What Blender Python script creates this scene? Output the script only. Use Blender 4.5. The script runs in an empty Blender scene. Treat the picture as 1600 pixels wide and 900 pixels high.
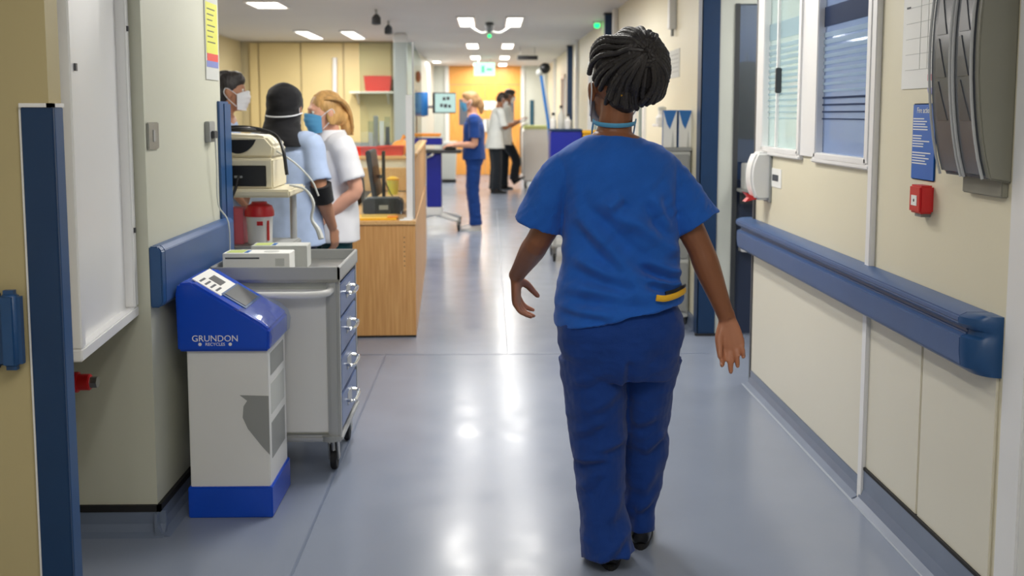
import bpy, bmesh, math, random
import numpy as np
from mathutils import Vector, Matrix, noise
from mathutils.bvhtree import BVHTree
R = math.radians
random.seed(7)
S = bpy.context.scene
COL = S.collection

# ------------------------------------------------------------------ camera
CAM_H, F_PX, PITCH, HORIZON, VPX = 1.42, 1700.0, R(6.0), 177.0, 765.0
YAW = math.atan((800.0 - VPX) / F_PX * math.cos(PITCH))
PCY = HORIZON + F_PX * math.tan(PITCH)
cd = bpy.data.cameras.new('camera')
cam = bpy.data.objects.new('camera', cd); COL.objects.link(cam)
cam.location = (0, 0, CAM_H); cam.rotation_euler = (R(90) - PITCH, 0, -YAW)
cd.sensor_width = 36; cd.lens = 36 * F_PX / 1600; cd.shift_y = -(450 - PCY) / 1600
cd.clip_start = 0.05; cd.clip_end = 100
cd.dof.use_dof = True; cd.dof.focus_distance = 3.35; cd.dof.aperture_fstop = 3.6
S.camera = cam

# ------------------------------------------------------------------ world, exposure
W = bpy.data.worlds.new('world'); S.world = W; W.use_nodes = True
W.node_tree.nodes['Background'].inputs[0].default_value = (0.75, 0.82, 1, 1)
W.node_tree.nodes['Background'].inputs[1].default_value = 0.3
S.view_settings.view_transform = 'Standard'; S.view_settings.look = 'None'
S.view_settings.exposure = 0.0; S.view_settings.gamma = 1.0
S.view_settings.use_curve_mapping = False
LAMP_W = 22.0            # watts of one corridor strip lamp
LAMP_COL = (1.0, 0.97, 0.92)
CEIL = 2.5

# ------------------------------------------------------------------ planning: where a sight line meets a plane of the room
_r = Vector((math.cos(YAW), -math.sin(YAW), 0))
_w0 = Vector((math.sin(YAW), math.cos(YAW), 0))
_w = _w0 * math.cos(PITCH) + Vector((0, 0, -math.sin(PITCH)))
_u = _r.cross(_w)
def ray(px, py): return _w * F_PX + _r * (px - 800.0) - _u * (py - PCY)
def atY(px, py, Y):
    d = ray(px, py); t = Y / d.y; return Vector((d.x * t, Y, CAM_H + d.z * t))
def atX(px, py, X):
    d = ray(px, py); t = X / d.x; return Vector((X, d.y * t, CAM_H + d.z * t))

# ------------------------------------------------------------------ materials
def lin(c): return tuple(((x / 255) / 12.92 if x / 255 <= 0.04045 else ((x / 255 + 0.055) / 1.055) ** 2.4) for x in c)
MATS = {}
def mat(name, rgb, rough=0.5, metal=0.0, spec=0.5, var=0.06, vscale=3.0, bump=0.0, bscale=80.0, coat=0.0, emit=0.0, stretch=(1, 1, 1), sheen=0.0):
    if name in MATS: return MATS[name]
    m = bpy.data.materials.new(name); m.use_nodes = True
    nt = m.node_tree; b = nt.nodes['Principled BSDF']
    c = lin(rgb)
    b.inputs['Roughness'].default_value = rough; b.inputs['Metallic'].default_value = metal
    b.inputs['Specular IOR Level'].default_value = spec
    if coat: b.inputs['Coat Weight'].default_value = coat; b.inputs['Coat Roughness'].default_value = 0.1
    if sheen: b.inputs['Sheen Weight'].default_value = sheen
    tc = nt.nodes.new('ShaderNodeTexCoord'); mp = nt.nodes.new('ShaderNodeMapping')
    mp.inputs['Scale'].default_value = stretch
    nt.links.new(tc.outputs['Object'], mp.inputs[0])
    n = nt.nodes.new('ShaderNodeTexNoise'); n.inputs['Scale'].default_value = vscale; n.inputs['Detail'].default_value = 5
    nt.links.new(mp.outputs[0], n.inputs['Vector'])
    r = nt.nodes.new('ShaderNodeValToRGB')
    r.color_ramp.elements[0].position = 0.3; r.color_ramp.elements[1].position = 0.7
    r.color_ramp.elements[0].color = tuple(x * (1 - var) for x in c) + (1,)
    r.color_ramp.elements[1].color = tuple(min(1, x * (1 + var)) for x in c) + (1,)
    nt.links.new(n.outputs['Fac'], r.inputs[0]); nt.links.new(r.outputs[0], b.inputs['Base Color'])
    if bump:
        n2 = nt.nodes.new('ShaderNodeTexNoise'); n2.inputs['Scale'].default_value = bscale; n2.inputs['Detail'].default_value = 4
        nt.links.new(mp.outputs[0], n2.inputs['Vector'])
        bn = nt.nodes.new('ShaderNodeBump'); bn.inputs['Strength'].default_value = bump; bn.inputs['Distance'].default_value = 0.01
        nt.links.new(n2.outputs['Fac'], bn.inputs['Height']); nt.links.new(bn.outputs[0], b.inputs['Normal'])
    if emit:
        b.inputs['Emission Color'].default_value = c + (1,); b.inputs['Emission Strength'].default_value = emit
    MATS[name] = m; return m
def glassmat(name, tint, fac_gloss=0.12, rough=0.02, frost=0.0):
    m = bpy.data.materials.new(name); m.use_nodes = True; nt = m.node_tree
    for n in list(nt.nodes): nt.nodes.remove(n)
    out = nt.nodes.new('ShaderNodeOutputMaterial'); mx = nt.nodes.new('ShaderNodeMixShader')
    tr = nt.nodes.new('ShaderNodeBsdfTransparent'); gl = nt.nodes.new('ShaderNodeBsdfGlossy')
    tr.inputs[0].default_value = lin(tint) + (1,); gl.inputs['Roughness'].default_value = rough
    gl.inputs['Color'].default_value = (0.9, 0.95, 1, 1)
    mx.inputs[0].default_value = fac_gloss
    nt.links.new(tr.outputs[0], mx.inputs[1]); nt.links.new(gl.outputs[0], mx.inputs[2])
    last = mx
    if frost:
        df = nt.nodes.new('ShaderNodeBsdfDiffuse'); df.inputs[0].default_value = lin(tint) + (1,)
        tl = nt.nodes.new('ShaderNodeBsdfTranslucent'); tl.inputs[0].default_value = lin(tint) + (1,)
        ad = nt.nodes.new('ShaderNodeMixShader'); ad.inputs[0].default_value = 0.5
        nt.links.new(df.outputs[0], ad.inputs[1]); nt.links.new(tl.outputs[0], ad.inputs[2])
        m2 = nt.nodes.new('ShaderNodeMixShader'); m2.inputs[0].default_value = frost
        nt.links.new(mx.outputs[0], m2.inputs[1]); nt.links.new(ad.outputs[0], m2.inputs[2]); last = m2
    nt.links.new(last.outputs[0], out.inputs[0]); MATS[name] = m; return m

M_CREAM_DIM = mat('dimmed_cream_wall_paint', (200, 201, 185), 0.42, var=0.025, vscale=1.2, bump=0.03, bscale=60)  # cream greyed and darkened to carry the left wall's weaker light
M_CREAM = mat('cream_wall_paint', (224, 217, 192), 0.42, var=0.025, vscale=1.2, bump=0.03, bscale=60)
M_CREAMD = mat('warm_cream_paint', (200, 186, 146), 0.5, var=0.03, vscale=1.3, bump=0.03, bscale=60)
M_PANEL = mat('wall_cladding', (222, 217, 200), 0.33, var=0.02, vscale=1.0)
M_BACKP = mat('beige_panel', (226, 205, 150), 0.45, var=0.04, vscale=1.5)
M_GREYW = mat('pale_grey_paint', (205, 208, 200), 0.5, var=0.03)
M_WHITE = mat('white_gloss_paint', (232, 232, 232), 0.3, var=0.015)
M_WPLAS = mat('white_plastic', (228, 228, 226), 0.38, var=0.02)
M_BLUE = mat('navy_blue_vinyl', (34, 76, 124), 0.38, var=0.05, vscale=8)
M_NAVY = mat('dark_navy_vinyl', (14, 52, 92), 0.42, var=0.05, vscale=8)
M_RAIL = mat('slate_blue_vinyl', (58, 88, 136), 0.4, var=0.05, vscale=6)
M_BLACK = mat('black_plastic', (18, 18, 20), 0.4, var=0.1)
M_RUBB = mat('black_rubber', (24, 24, 26), 0.7, var=0.1)
M_CHROME = mat('chrome', (215, 218, 222), 0.16, metal=1.0, var=0.01)
M_STEEL = mat('brushed_steel', (165, 165, 162), 0.35, metal=0.9, var=0.05, vscale=30, stretch=(1, 1, 12))
M_ALU = mat('grey_aluminium', (176, 178, 178), 0.4, metal=0.35, var=0.03)
M_GREY = mat('grey_plastic', (150, 152, 150), 0.45, var=0.03)
M_DGREY = mat('charcoal_plastic', (62, 64, 68), 0.4, var=0.05)
M_RED = mat('red_plastic', (205, 34, 40), 0.35, var=0.04)
M_CORAL = mat('coral_red_plastic', (216, 62, 54), 0.4, var=0.05)
M_PINK = mat('pink_card', (226, 110, 124), 0.5, var=0.08)
M_YEL = mat('yellow_card', (240, 184, 40), 0.5, var=0.06)
M_YELP = mat('yellow_print', (214, 214, 92), 0.5, var=0.05)
M_ORANGE = mat('orange_plastic', (238, 150, 50), 0.45, var=0.08)
M_ROYAL = mat('royal_blue_plastic', (12, 74, 196), 0.22, var=0.04, vscale=5)
M_CBLUE = mat('cart_blue', (18, 34, 150), 0.35, var=0.05)
M_SLATE = mat('slate_blue_drawer', (92, 112, 156), 0.35, var=0.03)
M_ECG = mat('instrument_beige', (214, 206, 180), 0.45, var=0.03)
M_SKYB = mat('mid_blue_plastic', (40, 110, 180), 0.35, var=0.04)
M_PAPER = mat('white_paper', (236, 236, 232), 0.6, var=0.02)
M_PAPERG = mat('grey_paper', (198, 200, 196), 0.6, var=0.03)
M_INK = mat('print_ink', (70, 74, 82), 0.6, var=0.1)
M_INKR = mat('pink_print_ink', (220, 150, 160), 0.6, var=0.1)
M_INKG = mat('pale_green_print', (190, 205, 120), 0.6, var=0.1)
M_SIGN = mat('sign_blue', (0, 96, 190), 0.4, var=0.02)
M_GLASS = glassmat('clear_glass', (226, 236, 236), 0.10)
M_GLASSB = glassmat('blue_tinted_glass', (176, 190, 214), 0.12, 0.05, 0.4)
M_GLASSG = glassmat('green_tinted_glass', (228, 238, 237), 0.10, 0.05, 0.35)
M_FILM = glassmat('frosted_film', (218, 230, 236), 0.05, 0.3, 0.45)
M_FILMD = glassmat('dark_frosted_film', (96, 112, 146), 0.05, 0.3, 0.5)
M_ACRYL = glassmat('clear_acrylic', (236, 242, 242), 0.07, 0.03)
M_SMOKE = glassmat('smoked_plastic', (120, 122, 126), 0.12, 0.12, 0.55)
def wood(name, c1, c2, axis=2):
    m = mat(name, c1, 0.4, var=0.0)
    nt = m.node_tree; b = nt.nodes['Principled BSDF']
    mp = [n for n in nt.nodes if n.type == 'MAPPING'][0]
    sc = [26, 26, 26]; sc[axis] = 1.1; mp.inputs['Scale'].default_value = sc
    r = [n for n in nt.nodes if n.type == 'VALTORGB'][0]
    r.color_ramp.elements[0].color = lin(c1) + (1,); r.color_ramp.elements[1].color = lin(c2) + (1,)
    return m
M_WOOD = wood('light_oak_laminate', (194, 140, 82), (218, 168, 108))
M_WOODT = wood('light_oak_worktop', (206, 160, 104), (222, 182, 126), 1)
M_DOORW = wood('orange_beech_veneer', (226, 150, 66), (244, 178, 92))
M_FLOOR = mat('blue_grey_vinyl_floor', (138, 147, 165), 0.2, spec=0.28, var=0.04, vscale=1.7, bump=0.015, bscale=9)
def floor_nodes():
    nt = M_FLOOR.node_tree; b = nt.nodes['Principled BSDF']
    n = nt.nodes.new('ShaderNodeTexNoise'); n.inputs['Scale'].default_value = 5.0; n.inputs['Detail'].default_value = 3
    mr = nt.nodes.new('ShaderNodeMapRange'); mr.inputs[1].default_value = 0.3; mr.inputs[2].default_value = 0.7
    mr.inputs[3].default_value = 0.19; mr.inputs[4].default_value = 0.27
    mp = [x for x in nt.nodes if x.type == 'MAPPING'][0]
    nt.links.new(mp.outputs[0], n.inputs['Vector']); nt.links.new(n.outputs['Fac'], mr.inputs[0]); nt.links.new(mr.outputs[0], b.inputs['Roughness'])
floor_nodes()
M_COVE = mat('blue_grey_cove', (112, 124, 146), 0.35, var=0.06, vscale=5)
M_WELD = mat('weld_line', (170, 178, 190), 0.4)
def ceilmat():
    m = mat('ceiling_strip_metal', (214, 212, 212), 0.55, var=0.03, vscale=0.8)
    nt = m.node_tree; b = nt.nodes['Principled BSDF']
    mp = [n for n in nt.nodes if n.type == 'MAPPING'][0]
    wv = nt.nodes.new('ShaderNodeTexWave'); wv.bands_direction = 'Y'; wv.inputs['Scale'].default_value = 3.2
    wv.inputs['Distortion'].default_value = 0.0
    bn = nt.nodes.new('ShaderNodeBump'); bn.inputs['Strength'].default_value = 0.25; bn.inputs['Distance'].default_value = 0.02
    nt.links.new(mp.outputs[0], wv.inputs['Vector']); nt.links.new(wv.outputs['Fac'], bn.inputs['Height']); nt.links.new(bn.outputs[0], b.inputs['Normal'])
    return m
M_CEIL = ceilmat()
def emat(name, rgb, s):
    m = bpy.data.materials.new(name); m.use_nodes = True; nt = m.node_tree
    for n in list(nt.nodes): nt.nodes.remove(n)
    o = nt.nodes.new('ShaderNodeOutputMaterial'); e = nt.nodes.new('ShaderNodeEmission')
    e.inputs[0].default_value = lin(rgb) + (1,); e.inputs[1].default_value = s
    nt.links.new(e.outputs[0], o.inputs[0]); return m
M_LAMP = emat('lamp_diffuser', (255, 250, 240), 6.0)
M_SCREEN = emat('screen_glow', (206, 240, 232), 0.95)
M_EXIT = emat('exit_sign_glow', (200, 250, 225), 1.6)
M_LED = emat('green_led', (30, 255, 120), 3.0)

# ------------------------------------------------------------------ mesh helpers
def link(name, me, m, parent=None):
    o = bpy.data.objects.new(name, me); COL.objects.link(o)
    if m is not None: me.materials.append(m)
    if parent is not None: o.parent = parent
    return o
def thing(name, label, cat, loc=(0, 0, 0), rz=0.0, group=None, kind=None):
    o = bpy.data.objects.new(name, None); COL.objects.link(o)
    o.empty_display_size = 0.1
    o.location = loc; o.rotation_euler = (0, 0, rz); tag(o, label, cat, group, kind); return o
def tag(o, label=None, cat=None, group=None, kind=None):
    if label: o['label'] = label
    if cat: o['category'] = cat
    if group: o['group'] = group
    if kind: o['kind'] = kind
    return o
def catmull(a, sub):
    a = np.asarray(a, float)
    if len(a) < 3 or sub <= 1: return a
    p = np.vstack([2 * a[0] - a[1], a, 2 * a[-1] - a[-2]]); out = []
    for i in range(1, len(p) - 2):
        for k in range(sub):
            t = k / sub; p0, p1, p2, p3 = p[i - 1], p[i], p[i + 1], p[i + 2]
            out.append(0.5 * (2 * p1 + (p2 - p0) * t + (2 * p0 - 5 * p1 + 4 * p2 - p3) * t * t + (3 * p1 - p0 - 3 * p2 + p3) * t ** 3))
    out.append(a[-1]); return np.array(out)
def tube_geo(pts, rad, ref=(0, 1, 0), seg=12, sub=3, hem=0.0):
    pts = np.asarray(pts, float); rad = np.asarray(rad, float)
    if rad.ndim == 0: rad = np.full((len(pts), 2), float(rad))
    elif rad.ndim == 1: rad = np.stack([rad, rad], 1)
    P = catmull(np.hstack([pts, rad]), sub); pts, rad = P[:, :3], np.maximum(P[:, 3:], 1e-4)
    if hem:
        e = pts[-1]; t = pts[-1] - pts[-2]; t /= np.linalg.norm(t)
        pts = np.vstack([pts, e, e - t * hem]); rad = np.vstack([rad, rad[-1] - 0.012, rad[-1] - 0.013])
    T = np.gradient(pts, axis=0)
    if hem: T[-1] = T[-2] = T[-3] = t
    T /= np.linalg.norm(T, axis=1)[:, None] + 1e-12
    u = np.asarray(ref, float); V = []; Fc = []
    ang = np.arange(seg) * 2 * math.pi / seg
    for i in range(len(pts)):
        u = u - T[i] * u.dot(T[i]); n = np.linalg.norm(u)
        if n < 1e-6:
            u = np.cross(T[i], (0.3, 0.5, 0.8)); n = np.linalg.norm(u)
        u = u / n; v = np.cross(T[i], u)
        V.append(pts[i] + np.outer(np.cos(ang) * rad[i, 0], u) + np.outer(np.sin(ang) * rad[i, 1], v))
    n = len(pts); V = np.vstack(V)
    for i in range(n - 1):
        for k in range(seg):
            a, b = i * seg + k, i * seg + (k + 1) % seg
            Fc.append((a, b, b + seg, a + seg))
    Fc.append(tuple(range(seg - 1, -1, -1))); Fc.append(tuple((n - 1) * seg + k for k in range(seg)))
    return V, Fc
def ell_geo(c, r, M=None, seg=18, rings=12):
    V = []; Fc = []
    for i in range(rings + 1):
        th = math.pi * (0.02 + 0.96 * i / rings)
        for k in range(seg):
            a = 2 * math.pi * k / seg
            V.append((math.sin(th) * math.cos(a) * r[0], math.sin(th) * math.sin(a) * r[1], math.cos(th) * r[2]))
    V = np.array(V)
    if M is not None: V = V @ np.array(M.to_3x3()).T
    V = V + np.asarray(c, float)
    for i in range(rings):
        for k in range(seg):
            a, b = i * seg + k, i * seg + (k + 1) % seg
            Fc.append((a, a + seg, b + seg, b))
    Fc.append(tuple(range(seg))); Fc.append(tuple(rings * seg + k for k in range(seg - 1, -1, -1)))
    return V, Fc
def ring_geo(rings, seg=36, ex=2.4, hem=0.0, sub=3):
    """horizontal rings (z, cx, cy, rx, ry, slope) bottom to top"""
    a = catmull([list(r) + [0] * (6 - len(r)) for r in rings], sub)
    if hem:
        h = a[0].copy(); h[3] -= 0.014; h[4] -= 0.014; g = h.copy(); g[0] += hem
        a = np.vstack([g, h, a])
    V = []; Fc = []; ang = np.arange(seg) * 2 * math.pi / seg
    c, s = np.cos(ang), np.sin(ang)
    c = np.sign(c) * np.abs(c) ** (2 / ex); s = np.sign(s) * np.abs(s) ** (2 / ex)
    for z, cx, cy, rx, ry, sl in a:
        x = cx + rx * c; V.append(np.stack([x, cy + ry * s, z + sl * (x - cx)], 1))
    n = len(a); V = np.vstack(V)
    for i in range(n - 1):
        for k in range(seg):
            p, q = i * seg + k, i * seg + (k + 1) % seg
            Fc.append((p, q, q + seg, p + seg))
    Fc.append(tuple(range(seg - 1, -1, -1))); Fc.append(tuple((n - 1) * seg + k for k in range(seg)))
    return V, Fc
class MB:
    def __init__(s): s.v = []; s.f = []
    def add(s, g):
        V, Fc = g; o = len(s.v); s.v.extend([tuple(map(float, p)) for p in V]); s.f.extend([tuple(i + o for i in q) for q in Fc]); return s
    def box(s, x0, x1, y0, y1, z0, z1):
        V = [(x, y, z) for z in (z0, z1) for y in (y0, y1) for x in (x0, x1)]
        return s.add((V, [(0, 2, 3, 1), (4, 5, 7, 6), (0, 1, 5, 4), (2, 6, 7, 3), (0, 4, 6, 2), (1, 3, 7, 5)]))
    def obox(s, M, hx, hy, hz):
        V = [M @ Vector((x, y, z)) for z in (-hz, hz) for y in (-hy, hy) for x in (-hx, hx)]
        return s.add((V, [(0, 2, 3, 1), (4, 5, 7, 6), (0, 1, 5, 4), (2, 6, 7, 3), (0, 4, 6, 2), (1, 3, 7, 5)]))
    def cyl(s, p0, p1, r0, r1=None, seg=16):
        r1 = r0 if r1 is None else r1
        return s.add(tube_geo([p0, p1], [r0, r1], ref=(0.31, 0.52, 0.79), seg=seg, sub=1))
    def tube(s, pts, r, seg=8, sub=4, ref=(0.3, 0.9, 0.2)): return s.add(tube_geo(pts, r, ref=ref, seg=seg, sub=sub))
    def ell(s, c, r, M=None, seg=18, rings=12): return s.add(ell_geo(c, r, M, seg, rings))
    def lathe(s, prof, c=(0, 0, 0), seg=24):
        V = [(c[0] + r * math.cos(2 * math.pi * k / seg), c[1] + r * math.sin(2 * math.pi * k / seg), c[2] + z) for r, z in prof for k in range(seg)]
        Fc = []; n = len(prof)
        for i in range(n - 1):
            for k in range(seg):
                a, b = i * seg + k, i * seg + (k + 1) % seg; Fc.append((a, b, b + seg, a + seg))
        Fc.append(tuple(range(seg - 1, -1, -1))); Fc.append(tuple((n - 1) * seg + k for k in range(seg)))
        return s.add((V, Fc))
    def prism(s, poly, axis, a, b):
        """poly of 2-D points in the plane across axis (x: (y,z), y: (x,z), z: (x,y))"""
        def P(q, t): return {'x': (t, q[0], q[1]), 'y': (q[0], t, q[1]), 'z': (q[0], q[1], t)}[axis]
        n = len(poly); V = [P(q, a) for q in poly] + [P(q, b) for q in poly]
        Fc = [tuple(range(n)), tuple(range(2 * n - 1, n - 1, -1))] + [(i, i + n, (i + 1) % n + n, (i + 1) % n) for i in range(n)]
        return s.add((V, Fc))
    def build(s, name, m, parent=None, bevel=0.0, smooth=False, world=False, seg=2):
        me = bpy.data.meshes.new(name); V = s.v
        if world and parent is not None:
            l = parent.location; V = [(a - l.x, b - l.y, c - l.z) for a, b, c in V]
        me.from_pydata(V, [], s.f)
        bm = bmesh.new(); bm.from_mesh(me)
        bmesh.ops.recalc_face_normals(bm, faces=bm.faces)
        if bevel:
            es = [e for e in bm.edges if len(e.link_faces) == 2 and e.calc_face_angle(0) > 0.5]
            bmesh.ops.bevel(bm, geom=es, offset=bevel, segments=seg, affect='EDGES', clamp_overlap=True)
        bm.to_mesh(me); bm.free()
        if smooth or bevel:
            me.shade_smooth(); me.set_sharp_from_angle(angle=0.65)
        return link(name, me, m, parent)
def B(x0, x1, y0, y1, z0, z1): return MB().box(x0, x1, y0, y1, z0, z1)
def text_obj(name, s, size, m, parent, M, ext=0.0006, align='CENTER'):
    cu = bpy.data.curves.new(name, 'FONT'); cu.body = s; cu.size = size; cu.extrude = ext; cu.align_x = align; cu.resolution_u = 3
    o = bpy.data.objects.new(name + '_tmp', cu); COL.objects.link(o)
    dg = bpy.context.evaluated_depsgraph_get(); me = bpy.data.meshes.new_from_object(o.evaluated_get(dg))
    bpy.data.objects.remove(o); me.transform(M); me.name = name; me.materials.clear()
    return link(name, me, m, parent)
def struct(name, mb, m, bevel=0.0, label=None):
    o = mb.build(name, m, None, bevel); tag(o, label, None, None, 'structure'); return o
def copy_tree(o, parent=None):
    c = o.copy(); COL.objects.link(c)
    if parent is not None: c.parent = parent
    for ch in list(o.children): copy_tree(ch, c)
    return c

# ================================================================== the building
LX, RX, RXF = -1.13, 1.38, 1.335         # left wall, right wall, right wall further on
END_Y, BACK_Y, BAY_X = 25.2, 16.7, -3.75
fl = struct('floor', B(-6, 5.5, -5, 26, -0.06, 0), M_FLOOR, label='shiny blue grey vinyl corridor floor')
for (x0, x1, y0, y1) in ((1.325, 1.335, 2.2, 5.6), (-0.9, 1.3, 6.33, 6.34), (-1.0, -0.99, 4.8, 6.8), (0.1, 0.106, 6.34, 16), (-0.62, -0.61, 3.0, 6.34)):
    B(x0, x1, y0, y1, 0.0, 0.0012).build('weld_seam', M_WELD if x0 > 1 else M_COVE, fl)
struct('ceiling', B(-6, 5.5, -5, 26, CEIL, CEIL + 0.06), M_CEIL, label='pale grey ceiling of narrow metal strips')
struct('wall_behind', B(-2.6, 1.6, -5, -4.9, 0, CEIL), M_CREAM, label='cream wall closing the corridor behind the viewer')
struct('wall_left_entry', B(-2.0, -1.9, -4.9, 2.76, 0, CEIL), M_CREAM, label='cream side wall beside the viewer')
wp = struct('wall_left_pier', B(-2.0, -1.102, 2.76, 2.84, 0, CEIL), mat('shaded_cream_paint', (184, 170, 128), 0.5, var=0.04, vscale=1.3), label='warm cream pier end facing down the corridor')  # pier's shade put into the colour: cream darkened to olive
wa = struct('wall_alcove', B(-2.0, -1.9, 2.84, 3.6, 0, CEIL), M_CREAMD, label='cream back of the narrow alcove')
wl = struct('wall_left', B(-2.0, LX, 3.6, 4.62, 0, CEIL), M_CREAM_DIM, label='cream corridor wall behind the recycling bin')
struct('wall_bay_near', B(BAY_X, -2.0, 4.5, 4.62, 0, CEIL), M_CREAM, label='cream wall closing the near side of the staff bay')
struct('wall_bay_left', B(BAY_X - 0.1, BAY_X, 4.5, BACK_Y, 0, CEIL), M_CREAMD, label='warm cream side wall of the staff bay')
wb = struct('wall_back', B(BAY_X - 0.1, -1.3, BACK_Y + 0.03, BACK_Y + 0.12, 0, CEIL), M_CREAMD, label='beige panelled back wall of the staff bay')
px_edges = [atY(p, 100, BACK_Y).x for p in (389, 404, 470, 537, 612)]
for a, b in zip(px_edges[:-1], px_edges[1:]):
    B(a + 0.01, b - 0.01, BACK_Y - 0.005, BACK_Y + 0.03, 0.02, CEIL - 0.02).build('wall_panel', M_BACKP, wb, 0.006)
struct('trim_1', MB().cyl(atY(523, 90, BACK_Y - 0.05) , atY(523, 330, BACK_Y - 0.05), 0.035, seg=12), M_WHITE, label='white vertical pipe on the beige back wall')
struct('wall_column', B(-1.30, -1.12, 14.9, 15.08, 0, CEIL), M_WHITE, 0.02, label='slim white column at the end of the staff bay')
struct('wall_left_far', B(-1.42, -1.27, BACK_Y - 0.1, END_Y, 0, CEIL), M_GREYW, label='pale grey far left corridor wall')
we = struct('wall_end', MB().box(-1.42, -1.02, END_Y, END_Y + 0.1, 0, CEIL).box(0.80, 1.5, END_Y, END_Y + 0.1, 0, CEIL), M_GREYW, label='pale wall beside the doors at the corridor end')
# end doors
dr = thing('door_1', 'orange beech double doors closing the corridor end', 'door', (-0.11, END_Y, 0), kind='structure')
MB().box(-1.02, -0.93, END_Y - 0.03, END_Y + 0.08, 0, CEIL).box(0.72, 0.80, END_Y - 0.03, END_Y + 0.08, 0, CEIL).build('door_frame', M_WHITE, dr, world=True)
B(-0.93, 0.72, END_Y, END_Y + 0.05, 2.08, CEIL).build('over_panel', M_DOORW, dr, world=True)
for a, b, hx in ((-0.93, -0.108, -0.16), (-0.102, 0.72, -0.05)):
    d = B(a, b, END_Y, END_Y + 0.045, 0.005, 2.07).build('door_leaf', M_DOORW, dr, 0.004, world=True)
    l = dr.location
    B(hx - 0.02 - l.x, hx + 0.02 - l.x, -0.03, 0.0, 0.95, 1.3).build('push_plate', M_STEEL, d)
    B((0.36 if b > 0 else -0.7) - l.x, (0.56 if b > 0 else -0.5) - l.x, -0.008, 0.0, 1.15, 1.75).build('vision_pane', M_GLASSB, d)
nt_ = thing('door_notice', 'white notices taped to the orange end doors', 'notice', (0.0, END_Y - 0.012, 1.5))
for k in range(3): B(-0.15 + k * 0.15, -0.02 + k * 0.15, -0.004, 0.0, 0, 0.2).build('sheet', M_PAPER, nt_)
B(-0.2, 0.2, -0.004, 0.0, -0.5, -0.22).build('sheet', M_PAPER, nt_)
# right wall, near length with its two windows
WZ, WT = 1.235, 2.25
W1, W2 = (4.80, 5.45), (3.92, 4.56)
rw = MB()
rw.box(RX, RX + 0.1, 2.82, 5.6, 0, WZ)
rw.box(RX, RX + 0.1, 2.82, W2[0], WZ, CEIL).box(RX, RX + 0.1, W2[1], W1[0], WZ, CEIL).box(RX, RX + 0.1, W1[1], 5.6, WZ, CEIL)
rw.box(RX, RX + 0.1, W2[0], W2[1], WT, CEIL).box(RX, RX + 0.1, W1[0], W1[1], WT, CEIL)
wr = struct('wall_right', rw, M_CREAM, label='cream corridor wall with windows and a blue handrail')
for (a, b, z0, z1) in ((3.885, 5.59, 0.075, 0.74), (3.37, 3.845, 0.13, 0.74), (2.86, 3.36, 0.13, 0.74)):
    B(RX - 0.008, RX, a, b, z0, z1).build('cladding_panel', M_PANEL, wr, 0.003)
struct('trim_7', MB().box(RX - 0.012, RX, W2[1], W1[0], WZ, CEIL).box(RX - 0.012, RX, W1[1], 5.59, WZ - 0.02, CEIL), M_WHITE, 0.002, label='flat white mullion boards between and beside the windows')
struct('trim_2', B(RX - 0.022, RX, 3.84, 3.885, 0.0, CEIL), M_WHITE, 0.003, label='white joint strip running up the right wall')
struct('trim_3', B(RX - 0.012, RX + 0.02, 5.595, 5.62, 0.0, CEIL), M_DGREY, label='dark edge strip at the end of the right wall')
bb = struct('baseboard_right', MB().prism([(RX - 0.045, 0), (RX - 0.02, 0.012), (RX - 0.01, 0.04), (RX - 0.01, 0.075), (RX, 0.075), (RX, 0)], 'y', 3.88, 5.6), M_COVE, label='low coved vinyl skirting under the windows')
b2 = struct('baseboard_right_near', MB().prism([(RX - 0.05, 0), (RX - 0.025, 0.015), (RX - 0.014, 0.05), (RX - 0.014, 0.125), (RX, 0.125), (RX, 0)], 'y', 2.82, 3.86), M_COVE, label='taller coved skirting at the near end')
B(RX - 0.016, RX, 2.82, 3.86, 0.122, 0.132).build('capping_strip', M_RUBB, b2)
for i, ((a, b), gm, lb) in enumerate(((W1, M_GLASSG, 'pale green tinted window with frosted bands, further one'), (W2, M_GLASSB, 'dusky blue tinted window with frosted bands, nearer one'))):
    w = thing('window_%d' % (i + 1), lb, 'window', (RX, a, WZ), kind='structure')
    f = MB(); t = 0.022
    f.box(RX - 0.02, RX + 0.1, a - 0.02, a + t, WZ, WT).box(RX - 0.02, RX + 0.1, b - t, b + 0.02, WZ, WT).box(RX - 0.02, RX + 0.1, a, b, WZ - 0.005, WZ + t).box(RX - 0.02, RX + 0.1, a, b, WT - t, WT)
    f.build('window_frame', M_WHITE, w, 0.004, world=True)
    B(RX - 0.022, RX + 0.02, a - 0.03, b + 0.03, WZ - 0.02, WZ).build('window_sill', M_WHITE, w, 0.005, world=True)
    B(RX + 0.012, RX + 0.018, a + t, b - t, WZ + t, WT - t).build('pane', gm, w, world=True)
    B(RX + 0.007, RX + 0.010, a + t, b - t, WZ + 0.54, WZ + 0.62).build('film_band', M_FILM if i == 0 else M_FILMD, w, world=True)
    for k in range(13):
        z = WZ + 0.16 + k * 0.028
        B(RX + 0.007, RX + 0.010, a + t, b - t, z, z + 0.005 + 0.0012 * k).build('film_stripe', M_FILM if (i == 0 or k > 3) else M_FILMD, w, world=True)
    if i == 0:
        B(RX - 0.005, RX + 0.007, a + t + 0.40, a + t + 0.42, WZ + t, WT - t).build('glazing_bar', M_WHITE, w, world=True)
        MB().box(RX - 0.02, RX + 0.007, a + t + 0.36, a + t + 0.385, WZ + 0.28, WZ + 0.40).build('window_handle', M_DGREY, w, 0.004, world=True)
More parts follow.
